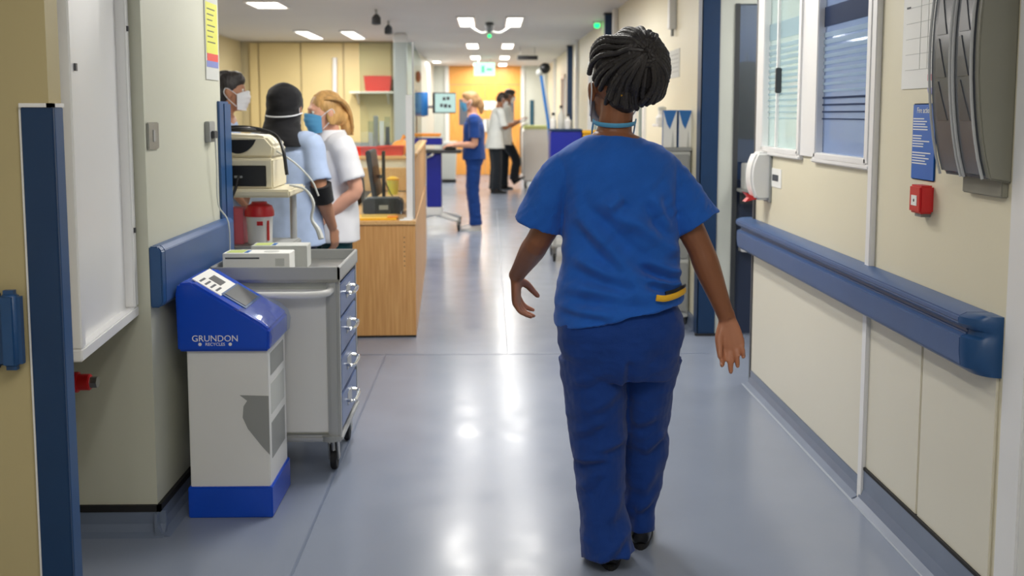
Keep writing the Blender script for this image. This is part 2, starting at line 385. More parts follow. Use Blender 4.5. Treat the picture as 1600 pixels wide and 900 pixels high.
# side room behind the windows
struct('wall_room_back', B(3.6, 3.7, 2.72, 6.8, 0, CEIL), mat('cool_blue_paint', (152, 164, 186), 0.5), label='blue grey wall of the room behind the windows')
struct('wall_room_near', B(RX, 3.7, 2.72, 2.82, 0, CEIL), M_GREYW, label='near wall of the room behind the windows')
struct('wall_room_far', B(RX + 0.1, 3.7, 5.5, 5.6, 0, CEIL), M_GREYW, label='partition between side room and lobby')
cb = thing('wall_cupboard', 'pale wall cupboard inside the room behind the windows', 'cupboard', (3.2, 4.0, 1.3))
B(3.25, 3.6, 3.5, 5.2, 1.3, 2.1).build('carcass', M_WPLAS, cb, world=True)
for k in range(3): B(3.235, 3.25, 3.51 + k * 0.565, 4.06 + k * 0.565, 1.31, 2.09).build('cupboard_door', M_GREYW, cb, 0.004, world=True)
# right edge: door frame beside the viewer and the wall on to behind
d2 = thing('door_2', 'white door frame standing at the right edge', 'door', (RX, 2.8, 0), kind='structure')
MB().box(RX - 0.014, RX + 0.1, 2.70, 2.82, 0, 2.1).box(RX - 0.014, RX + 0.1, 1.75, 1.85, 0, 2.1).box(RX - 0.014, RX + 0.1, 1.85, 2.7, 2.02, 2.1).build('door_frame', M_WHITE, d2, 0.006, world=True)
B(RX + 0.02, RX + 0.065, 1.85, 2.7, 0.01, 2.02).build('door_leaf', M_GREYW, d2, world=True)
struct('wall_right_entry', MB().box(RX, RX + 0.1, -4.9, 1.75, 0, CEIL).box(RX, RX + 0.1, 1.75, 2.82, 2.1, CEIL), M_CREAM, label='cream right wall beside the viewer')
# lobby opening, cross wall and dark glazed door
struct('wall_lobby', MB().box(RXF, 1.535, 6.86, 6.98, 0, CEIL).box(2.5, 3.7, 6.86, 6.98, 0, CEIL).box(1.535, 2.5, 6.86, 6.98, 2.1, CEIL), M_GREYW, label='pale grey wall end beyond the side opening')
d3 = thing('door_3', 'dark blue glazed door in the side opening', 'door', (1.54, 6.87, 0), kind='structure')
MB().box(1.535, 1.565, 6.85, 6.95, 0, 2.1).box(2.47, 2.5, 6.85, 6.95, 0, 2.1).build('door_frame', M_DGREY, d3, world=True)
B(1.565, 2.47, 6.88, 6.92, 0.01, 1.0).build('door_leaf', mat('dark_slate_door', (44, 54, 78), 0.3), d3, world=True)
B(1.565, 2.47, 6.895, 6.905, 1.0, 2.1).build('pane', glassmat('smoky_door_glass', (150, 166, 192), 0.14, 0.03, 0.03), d3, world=True)
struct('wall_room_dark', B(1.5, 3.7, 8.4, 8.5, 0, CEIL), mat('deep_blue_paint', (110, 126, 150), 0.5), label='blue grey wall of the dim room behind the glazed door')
struct('wall_room_dark_side', B(2.6, 2.7, 6.98, 8.4, 0, CEIL), M_GREYW, label='side wall of the dim room')
# far right wall with its doors and posts
fr = MB(); OPEN = ((9.3, 10.3), (13.2, 14.6), (19.2, 20.2))
ys = [6.98] + [v for o in OPEN for v in o] + [END_Y]
for a, b in zip(ys[0::2], ys[1::2]): fr.box(RXF, RXF + 0.12, a, b, 0, CEIL)
for a, b in OPEN: fr.box(RXF, RXF + 0.12, a, b, 2.1, CEIL)
struct('wall_right_far', fr, M_CREAM, label='cream right corridor wall leading to the end doors')
for i, (a, b) in enumerate(OPEN):
    d = thing('door_%d' % (4 + i), ['white framed doorway beyond the glove boxes', 'glazed white doorway half way down the right wall', 'orange beech door near the corridor end'][i], 'door', (RXF, a, 0), kind='structure')
    MB().box(RXF - 0.025, RXF + 0.13, a, a + 0.08, 0, 2.1).box(RXF - 0.025, RXF + 0.13, b - 0.08, b, 0, 2.1).box(RXF - 0.025, RXF + 0.13, a, b, 2.04, 2.1).build('door_frame', M_WHITE, d, 0.004, world=True)
    B(RXF + 0.04, RXF + 0.085, a + 0.08, b - 0.08, 0.01, 2.04).build('door_leaf', [M_PANEL, M_GREYW, M_DOORW][i], d, world=True)
    B(RXF + 0.03, RXF + 0.04, a + 0.3, b - 0.3, 1.0, 1.9).build('vision_pane', M_GLASSG, d, world=True)
    MB().cyl((RXF, a + 0.16, 1.0), (RXF + 0.04, a + 0.16, 1.0), 0.012).cyl((RXF, a + 0.16, 1.0), (RXF, a + 0.28, 1.0), 0.01).build('door_handle', M_STEEL, d, world=True)
for i, y in enumerate((11.4, 16.4, 22.0)):
    struct('trim_%d' % (4 + i), B(RXF - 0.05, RXF, y, y + 0.14, 0, CEIL), M_WHITE, 0.008, label=['white wall post nearest the blond nurse cart', 'white wall post half way down the right', 'white wall post near the end doors'][i])
struct('baseboard_right_far', MB().prism([(RXF - 0.04, 0), (RXF - 0.015, 0.012), (RXF - 0.008, 0.04), (RXF - 0.008, 0.1), (RXF, 0.1), (RXF, 0)], 'y', 6.98, 9.3), M_COVE, label='coved skirting along the far right wall')
# left skirting: coved vinyl with a black capping strip
bl = MB().prism([(LX + 0.05, 0), (LX + 0.022, 0.012), (LX + 0.01, 0.035), (LX + 0.01, 0.078), (LX, 0.078), (LX, 0)], 'y', 3.56, 4.62)
bl.prism([(3.55, 0), (3.575, 0.012), (3.59, 0.035), (3.59, 0.078), (3.6, 0.078), (3.6, 0)], 'x', -1.9, LX + 0.03)
bs = struct('baseboard_left', bl, M_COVE, label='coved skirting below the bulletin board wall')
MB().box(LX, LX + 0.013, 3.587, 4.62, 0.078, 0.1).box(-1.9, LX + 0.013, 3.587, 3.6, 0.078, 0.1).build('capping_strip', M_RUBB, bs)

# ================================================================== blue rails and guards
hr = thing('handrail', 'slate blue bumper handrail running under the right windows', 'handrail', (RX, 4.2, 0.8))
prof = [(RX, 0.708), (RX - 0.055, 0.708), (RX - 0.078, 0.725), (RX - 0.083, 0.763), (RX - 0.083, 0.808), (RX - 0.062, 0.815), (RX - 0.06, 0.829), (RX - 0.078, 0.835), (RX - 0.09, 0.847), (RX - 0.088, 0.865), (RX - 0.066, 0.875), (RX, 0.875)]
MB().prism(prof, 'y', 2.93, 5.66).build('rail', M_RAIL, hr, 0.004, True, world=True)
def endcap(y0, y1, m):
    n = 6; V = []; Fc = []
    for i in range(n + 1):
        t = i / n * R(84); s = math.cos(t); yy = y0 + (y1 - y0) * math.sin(t)
        V += [(RX + (p[0] - RX) * max(s, 0.06), yy, p[1]) for p in prof]
    k = len(prof)
    for i in range(n):
        for j in range(k): Fc.append((i * k + j, i * k + (j + 1) % k, (i + 1) * k + (j + 1) % k, (i + 1) * k + j))
    Fc.append(tuple(range(k))); Fc.append(tuple(n * k + j for j in range(k - 1, -1, -1)))
    return MB().add((V, Fc))
endcap(2.93, 2.85, M_BLUE).build('end_cap', M_BLUE, hr, 0, True, world=True)
endcap(5.66, 5.70, M_BLUE).build('end_cap', M_BLUE, hr, 0, True, world=True)
lr = thing('bumper_rail', 'slate blue bumper rail behind the recycling bin and trolley', 'bumper rail', (LX, 4.1, 0.78))
MB().prism([(LX, 0.775), (LX + 0.03, 0.775), (LX + 0.042, 0.79), (LX + 0.042, 0.965), (LX + 0.03, 0.98), (LX, 0.98)], 'y', 3.64, 4.62).build('rail', M_RAIL, lr, 0.002, True, world=True)
MB().prism([(LX, 0.775), (LX + 0.03, 0.775), (LX + 0.042, 0.79), (LX + 0.042, 0.965), (LX + 0.03, 0.98), (LX, 0.98)], 'y', 3.6, 3.64).build('end_cap', M_BLUE, lr, 0.004, True, world=True)
nr = thing('bumper_rail', 'dark blue bumper rail stub on the pier at the left edge', 'bumper rail', (-1.5, 2.76, 0.78))
B(-1.9, -1.24, 2.715, 2.76, 0.775, 0.975).build('rail', M_NAVY, nr, 0.008, world=True)
B(-1.24, -1.182, 2.71, 2.76, 0.773, 0.977).build('end_cap', M_BLUE, nr, 0.016, world=True, seg=3)
g1 = thing('corner_guard', 'tall navy corner guard on the pier beside the white board', 'corner guard', (-1.07, 2.76, 0))
B(-1.168, -1.088, 2.748, 2.76, 0.0, 1.435).build('front_flange', M_NAVY, g1, 0.002, world=True)
B(-1.102, -1.088, 2.76, 2.815, 0.0, 1.435).build('side_flange', M_BLUE, g1, 0.002, world=True)
MB().box(-1.170, -1.086, 2.744, 2.76, 1.435, 1.445).box(-1.102, -1.086, 2.744, 2.818, 1.435, 1.445).build('top_bead', M_WHITE, g1, world=True)
B(-1.174, -1.168, 2.752, 2.76, 0, 1.435).build('edge_bead', M_WHITE, g1, world=True)
g2 = thing('corner_guard', 'blue corner guard at the wall end beside the beige machine', 'corner guard', (LX, 4.66, 0))
MB().box(LX - 0.1, LX + 0.008, 4.62, 4.632, 0, 1.47).box(LX, LX + 0.01, 4.56, 4.632, 0, 1.47).build('flange', M_BLUE, g2, 0.002, world=True)
B(LX - 0.1, LX + 0.012, 4.632, 4.76, 0, 1.47).build('buffer', M_BLUE, g2, 0.01, world=True)
g3 = thing('corner_guard', 'full height dark navy corner guard beside the side opening', 'corner guard', (RXF, 6.84, 0))
MB().box(RXF - 0.008, 1.44, 6.845, 6.86, 0.0, CEIL - 0.01).box(RXF - 0.008, RXF, 6.845, 6.98, 0.0, CEIL - 0.01).build('flange', M_NAVY, g3, 0.003, world=True)
B(RXF - 0.02, 1.445, 6.835, 6.86, 0.0, 0.015).build('foot_strip', M_RUBB, g3, world=True)
for (y, lb) in ((17.6, 'full height navy guard on the far right wall beyond the drip pole'), (11.9, 'navy guard high on the right wall behind the braided head')):
    g = thing('corner_guard', lb, 'corner guard', (RXF, y, 0))
    B(RXF - 0.085, RXF, y, y + 0.1, 0.9, CEIL - 0.02).build('flange', M_NAVY, g, 0.004, world=True)
    B(RXF - 0.095, RXF, y - 0.01, y + 0.11, CEIL - 0.02, CEIL).build('top_cap', M_BLACK, g, world=True)
g = thing('corner_guard', 'short teal guard on the pale wall beside the end doors', 'corner guard', (0.98, END_Y, 0))
B(0.93, 1.02, END_Y - 0.02, END_Y, 0.9, 1.72).build('flange', mat('teal_vinyl', (30, 78, 100), 0.4), g, 0.004, world=True)

# ================================================================== ceiling lamps
def lamp(name, label, x, y, lx, ly, watts, group, light=True):
    o = thing(name, label, 'ceiling lamp', (x, y, CEIL), group=group)
    MB().box(-lx / 2 - 0.02, lx / 2 + 0.02, -ly / 2 - 0.02, -ly / 2, -0.02, 0).box(-lx / 2 - 0.02, lx / 2 + 0.02, ly / 2, ly / 2 + 0.02, -0.02, 0).box(-lx / 2 - 0.02, -lx / 2, -ly / 2, ly / 2, -0.02, 0).box(lx / 2, lx / 2 + 0.02, -ly / 2, ly / 2, -0.02, 0).build('lamp_frame', M_WHITE, o)
    B(-lx / 2, lx / 2, -ly / 2, ly / 2, -0.012, -0.002).build('lamp_diffuser', M_LAMP, o)
    if light:
        ld = bpy.data.lights.new('lamp_light', 'AREA'); ld.shape = 'RECTANGLE'; ld.size = lx; ld.size_y = ly; ld.energy = watts; ld.color = LAMP_COL
        lo = bpy.data.objects.new('lamp_light', ld); COL.objects.link(lo); lo.parent = o; lo.location = (0, 0, -0.03)
    return o
rows = ((-2.6, 'behind the viewer'), (1.2, 'above the viewer'), (5.0, 'above the trolley'), (9.0, 'above the counter'), (13.0, 'nearest in view above the corridor'), (17.6, 'second in view along the corridor'), (21.2, 'third in view along the corridor'), (24.3, 'last before the end doors'))
for y, w in rows:
    for x, sd in ((-0.27, 'left'), (0.29, 'right')):
        lamp('strip_lamp', 'white strip lamp in the ceiling, %s, %s of its pair' % (w, sd), x, y, 0.17, 1.25, LAMP_W * (0.5 if y == 1.2 else 1.0), 'paired strip lamps of the corridor')
for (x, y, lx, ly, lb) in ((-2.47, 15.2, 0.17, 1.4, 'long strip lamp above the headscarf, left of two'), (-1.87, 15.2, 0.17, 1.4, 'long strip lamp in the bay nearest the red box'),
                           (-2.2, 11.0, 0.3, 0.6, 'short lamp at the top left of the bay ceiling'), (-2.6, 7.2, 0.3, 1.2, 'lamp above the talking staff, out of view'), (-1.6, 8.6, 0.3, 1.2, 'lamp above the desk, out of view'), (-1.1, 23.0, 0.15, 0.6, 'small lamp far off above the computer cart')):
    lamp('bay_lamp', lb, x, y, lx, ly, LAMP_W * 1.3, 'lamps of the staff bay')
lamp('unseen_room_lamp', 'unseen lamp added to light the room behind the windows', 2.5, 4.3, 0.3, 1.2, LAMP_W * 2.2, None)  # unseen lamp, put in to light what shows through the panes
lamp('unseen_room_lamp', 'unseen lamp added to light the dim room behind the glazed door', 2.1, 7.6, 0.3, 0.3, LAMP_W * 1.0, None)  # unseen lamp, put in to lift this room out of black
lamp('added_lobby_lamp', 'unseen lamp added to brighten the side opening beside the navy guard', 2.2, 6.2, 0.3, 0.6, LAMP_W * 0.7, None)  # added lamp, out of view, brightens the pale wall end
# ceiling fittings
s = thing('ceiling_sensor', 'dark ceiling sensor with side arms between the nearest lamps in view', 'sensor', (0.0, 13.2, CEIL))
MB().lathe([(0.05, 0), (0.055, -0.05), (0.04, -0.1), (0.012, -0.12)]).build('sensor_body', M_DGREY, s, 0, True)
MB().tube([(-0.24, 0, -0.03), (-0.1, 0, -0.12), (0.0, 0, -0.1), (0.12, 0, -0.12), (0.24, 0, -0.05)], 0.012).build('side_arm', M_PAPERG, s, 0, True)
MB().ell((0.0, -0.02, -0.16), (0.02, 0.02, 0.02)).build('indicator', M_LED, s, 0, True)
s = thing('ceiling_beacon', 'green glowing ceiling indicator above the braided head', 'indicator', (1.27, 13.0, CEIL))
MB().lathe([(0.05, 0), (0.05, -0.02), (0.03, -0.03)]).build('beacon_base', M_WPLAS, s, 0, True)
MB().ell((0, 0, -0.05), (0.035, 0.035, 0.03)).build('beacon_lens', M_LED, s, 0, True)
for p, lb in (((588, 30), 'small dark ceiling spot nearest the lamps over the bay'), ((607, 46), 'small dark ceiling spot further along over the bay')):
    d = ray(*p); t = (CEIL - 0.1 - CAM_H) / d.z; c = Vector((0, 0, CAM_H)) + d * t
    s = thing('ceiling_spot', lb, 'spot light', (c.x, c.y, CEIL), group='dark spots above the bay')
    MB().cyl((0, 0, 0), (0, 0, -0.06), 0.012).build('stem', M_GREY, s)
    MB().lathe([(0.02, 0), (0.045, -0.03), (0.05, -0.1), (0.03, -0.11)], (0, 0, -0.05)).build('spot_head', M_DGREY, s, 0, True)
e = thing('exit_sign', 'glowing pale green exit sign hanging before the end doors', 'exit sign', (-0.1, 21.8, CEIL))
[MB().cyl((x_, 0, 0), (x_, 0, -0.08), 0.006).build('hanger', M_GREY, e) for x_ in (-0.12, 0.12)]
B(-0.21, 0.21, -0.02, 0.02, -0.34, -0.08).build('sign_box', M_EXIT, e, 0.006)
MB().box(-0.06, 0.0, -0.024, -0.02, -0.28, -0.14).box(0.04, 0.15, -0.024, -0.02, -0.235, -0.195).build('pictogram', mat('exit_green', (30, 150, 90), 0.5), e)
e = thing('hanging_sign', 'thin dark sign hanging edge on beside the exit sign', 'sign', (0.63, 18.2, CEIL))
[MB().cyl((x_, 0, 0), (x_, 0, -0.13), 0.005).build('hanger', M_GREY, e) for x_ in (-0.12, 0.12)]
B(-0.17, 0.17, -0.03, 0.03, -0.2, -0.13).build('sign_board', M_BLACK, e, 0.005)
e = thing('alarm_bell', 'small dark red alarm bell on the far left wall', 'alarm bell', (-1.27, 19.0, 2.05))
MB().cyl((0, 0, 0), (0.03, 0, 0), 0.06).build('bell_base', M_BLACK, e)
MB().ell((0.04, 0, 0), (0.05, 0.1, 0.1)).build('bell_dome', mat('dark_red_paint', (120, 24, 28), 0.4), e, 0, True)

# ================================================================== left wall things
p0, p1 = Vector((-1.128, 2.90, 0)), Vector((-1.195, 3.585, 0))
ln = (p1 - p0).length
wbd = thing('bulletin_board', 'large blank white framed board spanning the alcove', 'board', (p0.x, p0.y, 0.752), math.atan2((p1 - p0).y, (p1 - p0).x))
H_ = 1.6
B(0, ln, 0.0, 0.02, 0.0, H_).build('panel', M_WHITE, wbd)
B(0, ln, -0.03, 0.02, 0, 0.035).build('frame_rail', M_WHITE, wbd, 0.004)
B(0, ln, -0.03, 0.02, H_ - 0.035, H_).build('frame_rail', M_WHITE, wbd, 0.004)
B(0, 0.04, -0.03, 0.02, 0.035, H_ - 0.035).build('stile', M_WHITE, wbd, 0.004)
B(ln - 0.05, ln, -0.03, 0.02, 0.035, H_ - 0.035).build('stile', M_WHITE, wbd, 0.004)
B(0.04, 0.10, -0.004, 0.0, 0.05, H_ - 0.05).build('glazing_bead', M_WPLAS, wbd)
for z in (0.28, 0.93): B(ln - 0.035, ln - 0.025, -0.036, -0.03, z, z + 0.016).build('latch', M_DGREY, wbd)
B(0.03, 0.045, -0.036, -0.03, 0.78, 0.80).build('latch', M_DGREY, wbd)
v = thing('hose_valve', 'red valve with grey nut below the white board', 'valve', (-1.3, 3.4, 0.6))
zc = atY(136, 597, 3.4)
MB().tube([(-1.9, 3.4, zc.z), (zc.x - 0.05, 3.4, zc.z)], 0.014, sub=1).build('pipe', M_STEEL, v, world=True)
MB().cyl((zc.x - 0.08, 3.4, zc.z), (zc.x + 0.012, 3.4, zc.z), 0.026).cyl((zc.x - 0.05, 3.4, zc.z), (zc.x - 0.025, 3.4, zc.z), 0.033).build('valve_body', M_RED, v, 0.003, world=True)
MB().cyl((zc.x + 0.012, 3.4, zc.z), (zc.x + 0.034, 3.4, zc.z), 0.019, seg=6).build('nut', M_STEEL, v, world=True)
a, b = atX(318, 15, LX), atX(341, 130, LX)
ps = thing('poster', 'narrow yellow and lilac leaflet high on the left wall', 'poster', (LX, a.y, b.z))
zt, zb, y0, y1 = 1.885, 1.555, a.y, b.y
B(LX, LX + 0.004, y0, y1, zb, zt).build('sheet', M_PAPERG, ps, world=True)
B(LX + 0.004, LX + 0.005, y0 + 0.01, y1 - 0.01, zb + 0.105, zt - 0.022).build('yellow_block', M_YELP, ps, world=True)
B(LX + 0.004, LX + 0.005, y0 + 0.02, y1 - 0.01, zb + 0.075, zb + 0.105).build('red_band', M_CORAL, ps, world=True)
B(LX + 0.004, LX + 0.005, y0 + 0.01, y1 - 0.01, zb + 0.05, zb + 0.075).build('lilac_band', mat('lilac_print', (120, 130, 190), 0.5), ps, world=True)
for k in range(7): B(LX + 0.005, LX + 0.0056, y0 + 0.03, y1 - 0.05 - 0.02 * (k % 3), zt - 0.05 - k * 0.022, zt - 0.046 - k * 0.022).build('print_line', M_INK, ps, world=True)
a, b = atX(228, 191, LX), atX(246, 237, LX)
sw = thing('switch_plate', 'square steel switch plate beside the white board', 'switch', (LX, a.y, b.z))
B(LX, LX + 0.008, a.y, b.y, 1.30, 1.39).build('plate', M_STEEL, sw, 0.003, world=True)
B(LX + 0.008, LX + 0.010, (a.y + b.y) / 2 - 0.012, (a.y + b.y) / 2 + 0.012, 1.325, 1.365).build('blank_cover', M_ALU, sw, 0.001, world=True)
a, b = atX(319, 190, LX), atX(329, 222, LX)
sk = thing('wall_socket', 'small grey wall socket with a hanging cable', 'socket', (LX, a.y, b.z))
B(LX, LX + 0.02, a.y, b.y, 1.305, 1.388).build('socket_box', M_GREY, sk, 0.003, world=True)
B(LX + 0.02, LX + 0.034, a.y + 0.02, b.y - 0.01, 1.32, 1.35).build('plug', M_DGREY, sk, 0.003, world=True)
yy = (a.y + b.y) / 2
MB().tube([(LX + 0.03, yy, 1.325), (LX + 0.028, yy + 0.02, 1.2), (LX + 0.02, yy + 0.06, 1.05), (LX + 0.05, yy + 0.1, 0.97), (LX + 0.05, yy + 0.11, 0.8)], 0.003, seg=6).build('cable', M_PAPERG, sk, 0, True, world=True)

# ================================================================== recycling bin
bx0, bx1, by0, by1 = -1.055, -0.775, 3.73, 4.06
bn = thing('recycling_bin', 'white cardboard recycling bin with royal blue hood and base', 'bin', ((bx0 + bx1) / 2, 3.9, 0))
B(bx0, bx1, by0 + 0.01, by1, 0.02, 0.64).build('body', M_WPLAS, bn, 0.004, world=True)
B(bx0 - 0.008, bx1 + 0.008, by0, by1 + 0.01, 0.0, 0.112).build('base_tray', M_ROYAL, bn, 0.004, world=True)
hp = [(bx0 - 0.025, 0.60), (bx0 - 0.028, 0.80), (bx0 - 0.02, 0.838), (bx0 + 0.03, 0.842), (bx1 - 0.02, 0.70), (bx1 + 0.012, 0.675), (bx1 + 0.01, 0.60)]
hood = MB().prism(hp, 'y', by0 - 0.012, by1 + 0.002).build('hood', M_ROYAL, bn, 0.008, world=True)
L_ = bn.location
slope = math.atan2(0.70 - 0.842, (bx1 - 0.02) - (bx0 + 0.03))
def on_hood(t, w0, w1, l, nm, m, h=0.002):
    c = Vector((bx0 + 0.03, 0, 0.842)).lerp(Vector((bx1 - 0.02, 0, 0.70)), t)
    c = Vector((c.x, (w0 + w1) / 2, c.z)) - L_
    mm = Matrix.Translation(c) @ Matrix.Rotation(-slope, 4, 'Y')
    return MB().obox(mm, l / 2, (w1 - w0) / 2, h).build(nm, m, hood)
lab = on_hood(0.17, by0 + 0.03, by1 - 0.06, 0.115, 'sticker', M_PAPER)
def on_hood_l(t, w0, w1, l): 
    c = Vector((bx0 + 0.03, 0, 0.842)).lerp(Vector((bx1 - 0.02, 0, 0.70)), t); c = Vector((c.x, (w0 + w1) / 2, c.z)) - L_
    return MB().obox(Matrix.Translation(c) @ Matrix.Rotation(-slope, 4, 'Y') @ Matrix.Translation((0, 0, 0.0025)), l / 2, (w1 - w0) / 2, 0.0006)
on_hood(0.17, by0 + 0.14, by0 + 0.22, 0.05, 'sticker_symbol', M_DGREY, 0.0028)
for k in range(4): on_hood(0.05 + k * 0.08, by0 + 0.05, by0 + 0.12, 0.008, 'sticker_line', M_INK, 0.0028)
on_hood(0.55, by0 + 0.05, by1 - 0.04, 0.10, 'opening_rim', M_BLUE, 0.003)
on_hood(0.55, by0 + 0.07, by1 - 0.06, 0.085, 'opening', M_DGREY, 0.0045)
# clear wrap over the low end of the hood
wr_ = MB(); Vg = []; Fg = []
wp_ = [(bx1 - 0.11, 0.748), (bx1 - 0.06, 0.73), (bx1 - 0.018, 0.708), (bx1 + 0.014, 0.682), (bx1 + 0.022, 0.65), (bx1 + 0.017, 0.61)]
NY = 14
for (x, z) in wp_:
    for j in range(NY + 1):
        y = by0 - 0.014 + (by1 + 0.004 - by0 + 0.014) * j / NY; q = noise.noise(Vector((x * 30, y * 22, z * 30))) * 0.006
        Vg.append((x + abs(q) * 0.6, y, z + abs(q) + 0.002))
for i in range(len(wp_) - 1):
    for j in range(NY): k = i * (NY + 1) + j; Fg.append((k, k + 1, k + NY + 2, k + NY + 1))
wo = wr_.add((Vg, Fg)).build('clear_wrap', glassmat('clear_film_wrap', (214, 224, 240), 0.22, 0.12, 0.12), hood, 0, True)
wo.data.transform(Matrix.Translation(-L_))
TF = Matrix.Rotation(R(90), 4, 'X')
for s_, z_, sz in (('GRUNDON', 0.636, 0.031), ('RECYCLES', 0.621, 0.015)):
    text_obj('lettering', s_, sz, M_PAPER, hood, Matrix.Translation(Vector((bx0 + 0.105, by0 - 0.0125, z_)) - L_) @ TF)
for dx in (-0.052, 0.052):
    MB().cyl((bx0 + 0.105 + dx - L_.x, by0 - 0.0122 - L_.y, 0.626 - L_.z), (bx0 + 0.105 + dx - L_.x, by0 - 0.0135 - L_.y, 0.626 - L_.z), 0.006, seg=10).build('recycle_mark', M_PAPER, hood)
# printed grey leaf on the camera-side face and on the right side
lf = [(-0.10, 0.44), (0.0, 0.437), (0.0, 0.225), (-0.03, 0.26), (-0.075, 0.32), (-0.092, 0.36), (-0.088, 0.40), (-0.075, 0.42)]
MB().prism([(bx1 + p[0], p[1]) for p in lf], 'y', by0 + 0.0085, by0 + 0.0105).build('printed_swoosh', M_GREY, bn, world=True)
for k, (z0, z1) in enumerate(((0.5, 0.58), (0.36, 0.47), (0.2, 0.33))):
    B(bx1 - 0.001, bx1 + 0.001, by0 + 0.05, by1 - 0.04, z0, z1).build('printed_panel', M_PAPERG if k % 2 else M_GREY, bn, world=True)

# ================================================================== drawer trolley
tx0, tx1, ty0, ty1, tz = -1.072, -0.575, 4.13, 4.70, 0.815
tr = thing('drawer_trolley', 'grey drawer trolley on castors beside the recycling bin', 'trolley', ((tx0 + tx1) / 2, (ty0 + ty1) / 2, 0))
B(tx0 + 0.03, tx1 - 0.03, ty0 + 0.04, ty1 - 0.03, 0.165, 0.775).build('carcass', M_GREYW, tr, world=True)
B(tx0 + 0.05, tx1 - 0.055, ty0 + 0.026, ty0 + 0.04, 0.18, 0.745).build('side_panel', M_WPLAS, tr, 0.003, world=True)
for x in (tx0 + 0.005, tx1 - 0.055):
    for y in (ty0 + 0.01, ty1 - 0.05): B(x, x + 0.05, y, y + 0.045, 0.15, 0.79).build('corner_post', M_ALU, tr, 0.012, world=True)
B(tx0, tx1, ty0 + 0.01, ty1 - 0.01, 0.145, 0.172).build('base_frame', M_ALU, tr, 0.008, world=True)
tp = B(tx0, tx1, ty0, ty1, 0.775, 0.792).build('tray', M_STEEL, tr, 0.004, world=True)
lt = tr.location
r_ = MB()
for q in ((tx0, tx1, ty0, ty0 + 0.012), (tx0, tx1, ty1 - 0.012, ty1), (tx0, tx0 + 0.012, ty0, ty1), (tx1 - 0.012, tx1, ty0, ty1)): r_.box(q[0] - lt.x, q[1] - lt.x, q[2] - lt.y, q[3] - lt.y, 0.785, 0.835)
r_.build('tray_rim', M_ALU, tp, 0.003)
MB().tube([(tx0 + 0.05, ty0 + 0.02, 0.735), (tx0 + 0.06, ty0 - 0.035, 0.735), (tx0 + 0.12, ty0 - 0.045, 0.735), (tx1 - 0.12, ty0 - 0.045, 0.735), (tx1 - 0.05, ty0 - 0.035, 0.74), (tx1 - 0.035, ty0 + 0.02, 0.745)], 0.014, seg=10).build('push_handle', M_WPLAS, tr, 0, True, world=True)
zs = [0.18, 0.325, 0.475, 0.625, 0.765]
for k in range(4):
    d = B(tx1 - 0.03, tx1 - 0.006, ty0 + 0.06, ty1 - 0.055, zs[k] + 0.005, zs[k + 1] - 0.005).build('drawer', M_SLATE, tr, 0.004, world=True)
    zc = (zs[k] + zs[k + 1]) / 2 + 0.012; yc = (ty0 + ty1) / 2
    MB().tube([(tx1 - 0.006 - lt.x, yc - 0.09 - lt.y, zc), (tx1 + 0.022 - lt.x, yc - 0.085 - lt.y, zc - 0.004), (tx1 + 0.026 - lt.x, yc - lt.y, zc - 0.006), (tx1 + 0.022 - lt.x, yc + 0.085 - lt.y, zc - 0.004), (tx1 - 0.006 - lt.x, yc + 0.09 - lt.y, zc)], 0.007, seg=8).build('handle', M_CHROME, d, 0, True)
    B(tx1 - 0.006 - lt.x, tx1 - 0.004 - lt.x, yc - 0.06 - lt.y, yc + 0.06 - lt.y, zc - 0.03, zc + 0.02).build('label_holder', M_ALU, d)
def castor(parent, x, y, zt, r=0.05, ang=0.0, brake=True):
    c, s_ = math.cos(ang), math.sin(ang); px, py = x - s_ * 0.025, y + c * 0.025
    k = MB().cyl((x, y, r * 1.35), (x, y, zt), 0.012)
    for sd in (-1, 1): k.prism([(py - 0.022, r * 0.85), (py + 0.022, r * 0.85), (y + 0.025, zt - 0.005), (y - 0.025, zt - 0.005)], 'x', px + sd * 0.017 - 0.003, px + sd * 0.017 + 0.003)
    k.cyl((x, y, zt - 0.015), (x, y, zt), 0.03)
    f = k.build('castor', M_STEEL, parent)
    MB().cyl((px - 0.012, py, r), (px + 0.012, py, r), r, seg=20).build('wheel', M_RUBB, f, 0.004)
    return f
for x in (tx0 + 0.06, tx1 - 0.05):
    for y in (ty0 + 0.11, ty1 - 0.07): castor(tr, x - lt.x, y - lt.y, 0.147, 0.05)
for yb0 in (ty1 - 0.03, ty0 + 0.03): MB().cyl((tx1 - 0.045, yb0, 0.15), (tx1 - 0.045, yb0, 0.17), 0.037).build('bumper', M_GREY, tr, 0, True, world=True)
# boxes on the trolley
def carton(label, x0, x1, y0, y1, z0, z1, rz, top, m=M_PAPER):
    o = thing('glove_box', label, 'carton', ((x0 + x1) / 2, (y0 + y1) / 2, z0), rz, 'cartons on the trolley')
    hx, hy, h = (x1 - x0) / 2, (y1 - y0) / 2, z1 - z0
    b_ = B(-hx, hx, -hy, hy, 0, h).build('carton_body', m, o, 0.002)
    if top: MB().lathe([(0.03, 0), (0.03, 0.001)], (0.05, 0, h)).build('tissue_slot', M_PAPERG, o)
    B(-hx + 0.01, -hx + 0.075, -hy + 0.02, hy - 0.02, h, h + 0.0012).build('printed_label', M_INKG, o)
    B(-hx + 0.08, -hx + 0.095, -hy + 0.02, hy - 0.03, h, h + 0.0012).build('printed_label', M_SKYB, o)
    B(-hx + 0.01, hx * 0.1, -hy - 0.001, -hy, h - 0.022, h - 0.016).build('printed_line', M_INK, o)
    B(hx - 0.055, hx - 0.02, -hy - 0.001, -hy, h - 0.05, h - 0.02).build('printed_mark', M_PAPERG, o)
    return o
carton('white glove carton at the front of the trolley top', -1.045, -0.785, 4.24, 4.36, 0.792, 0.875, 0.0, True)
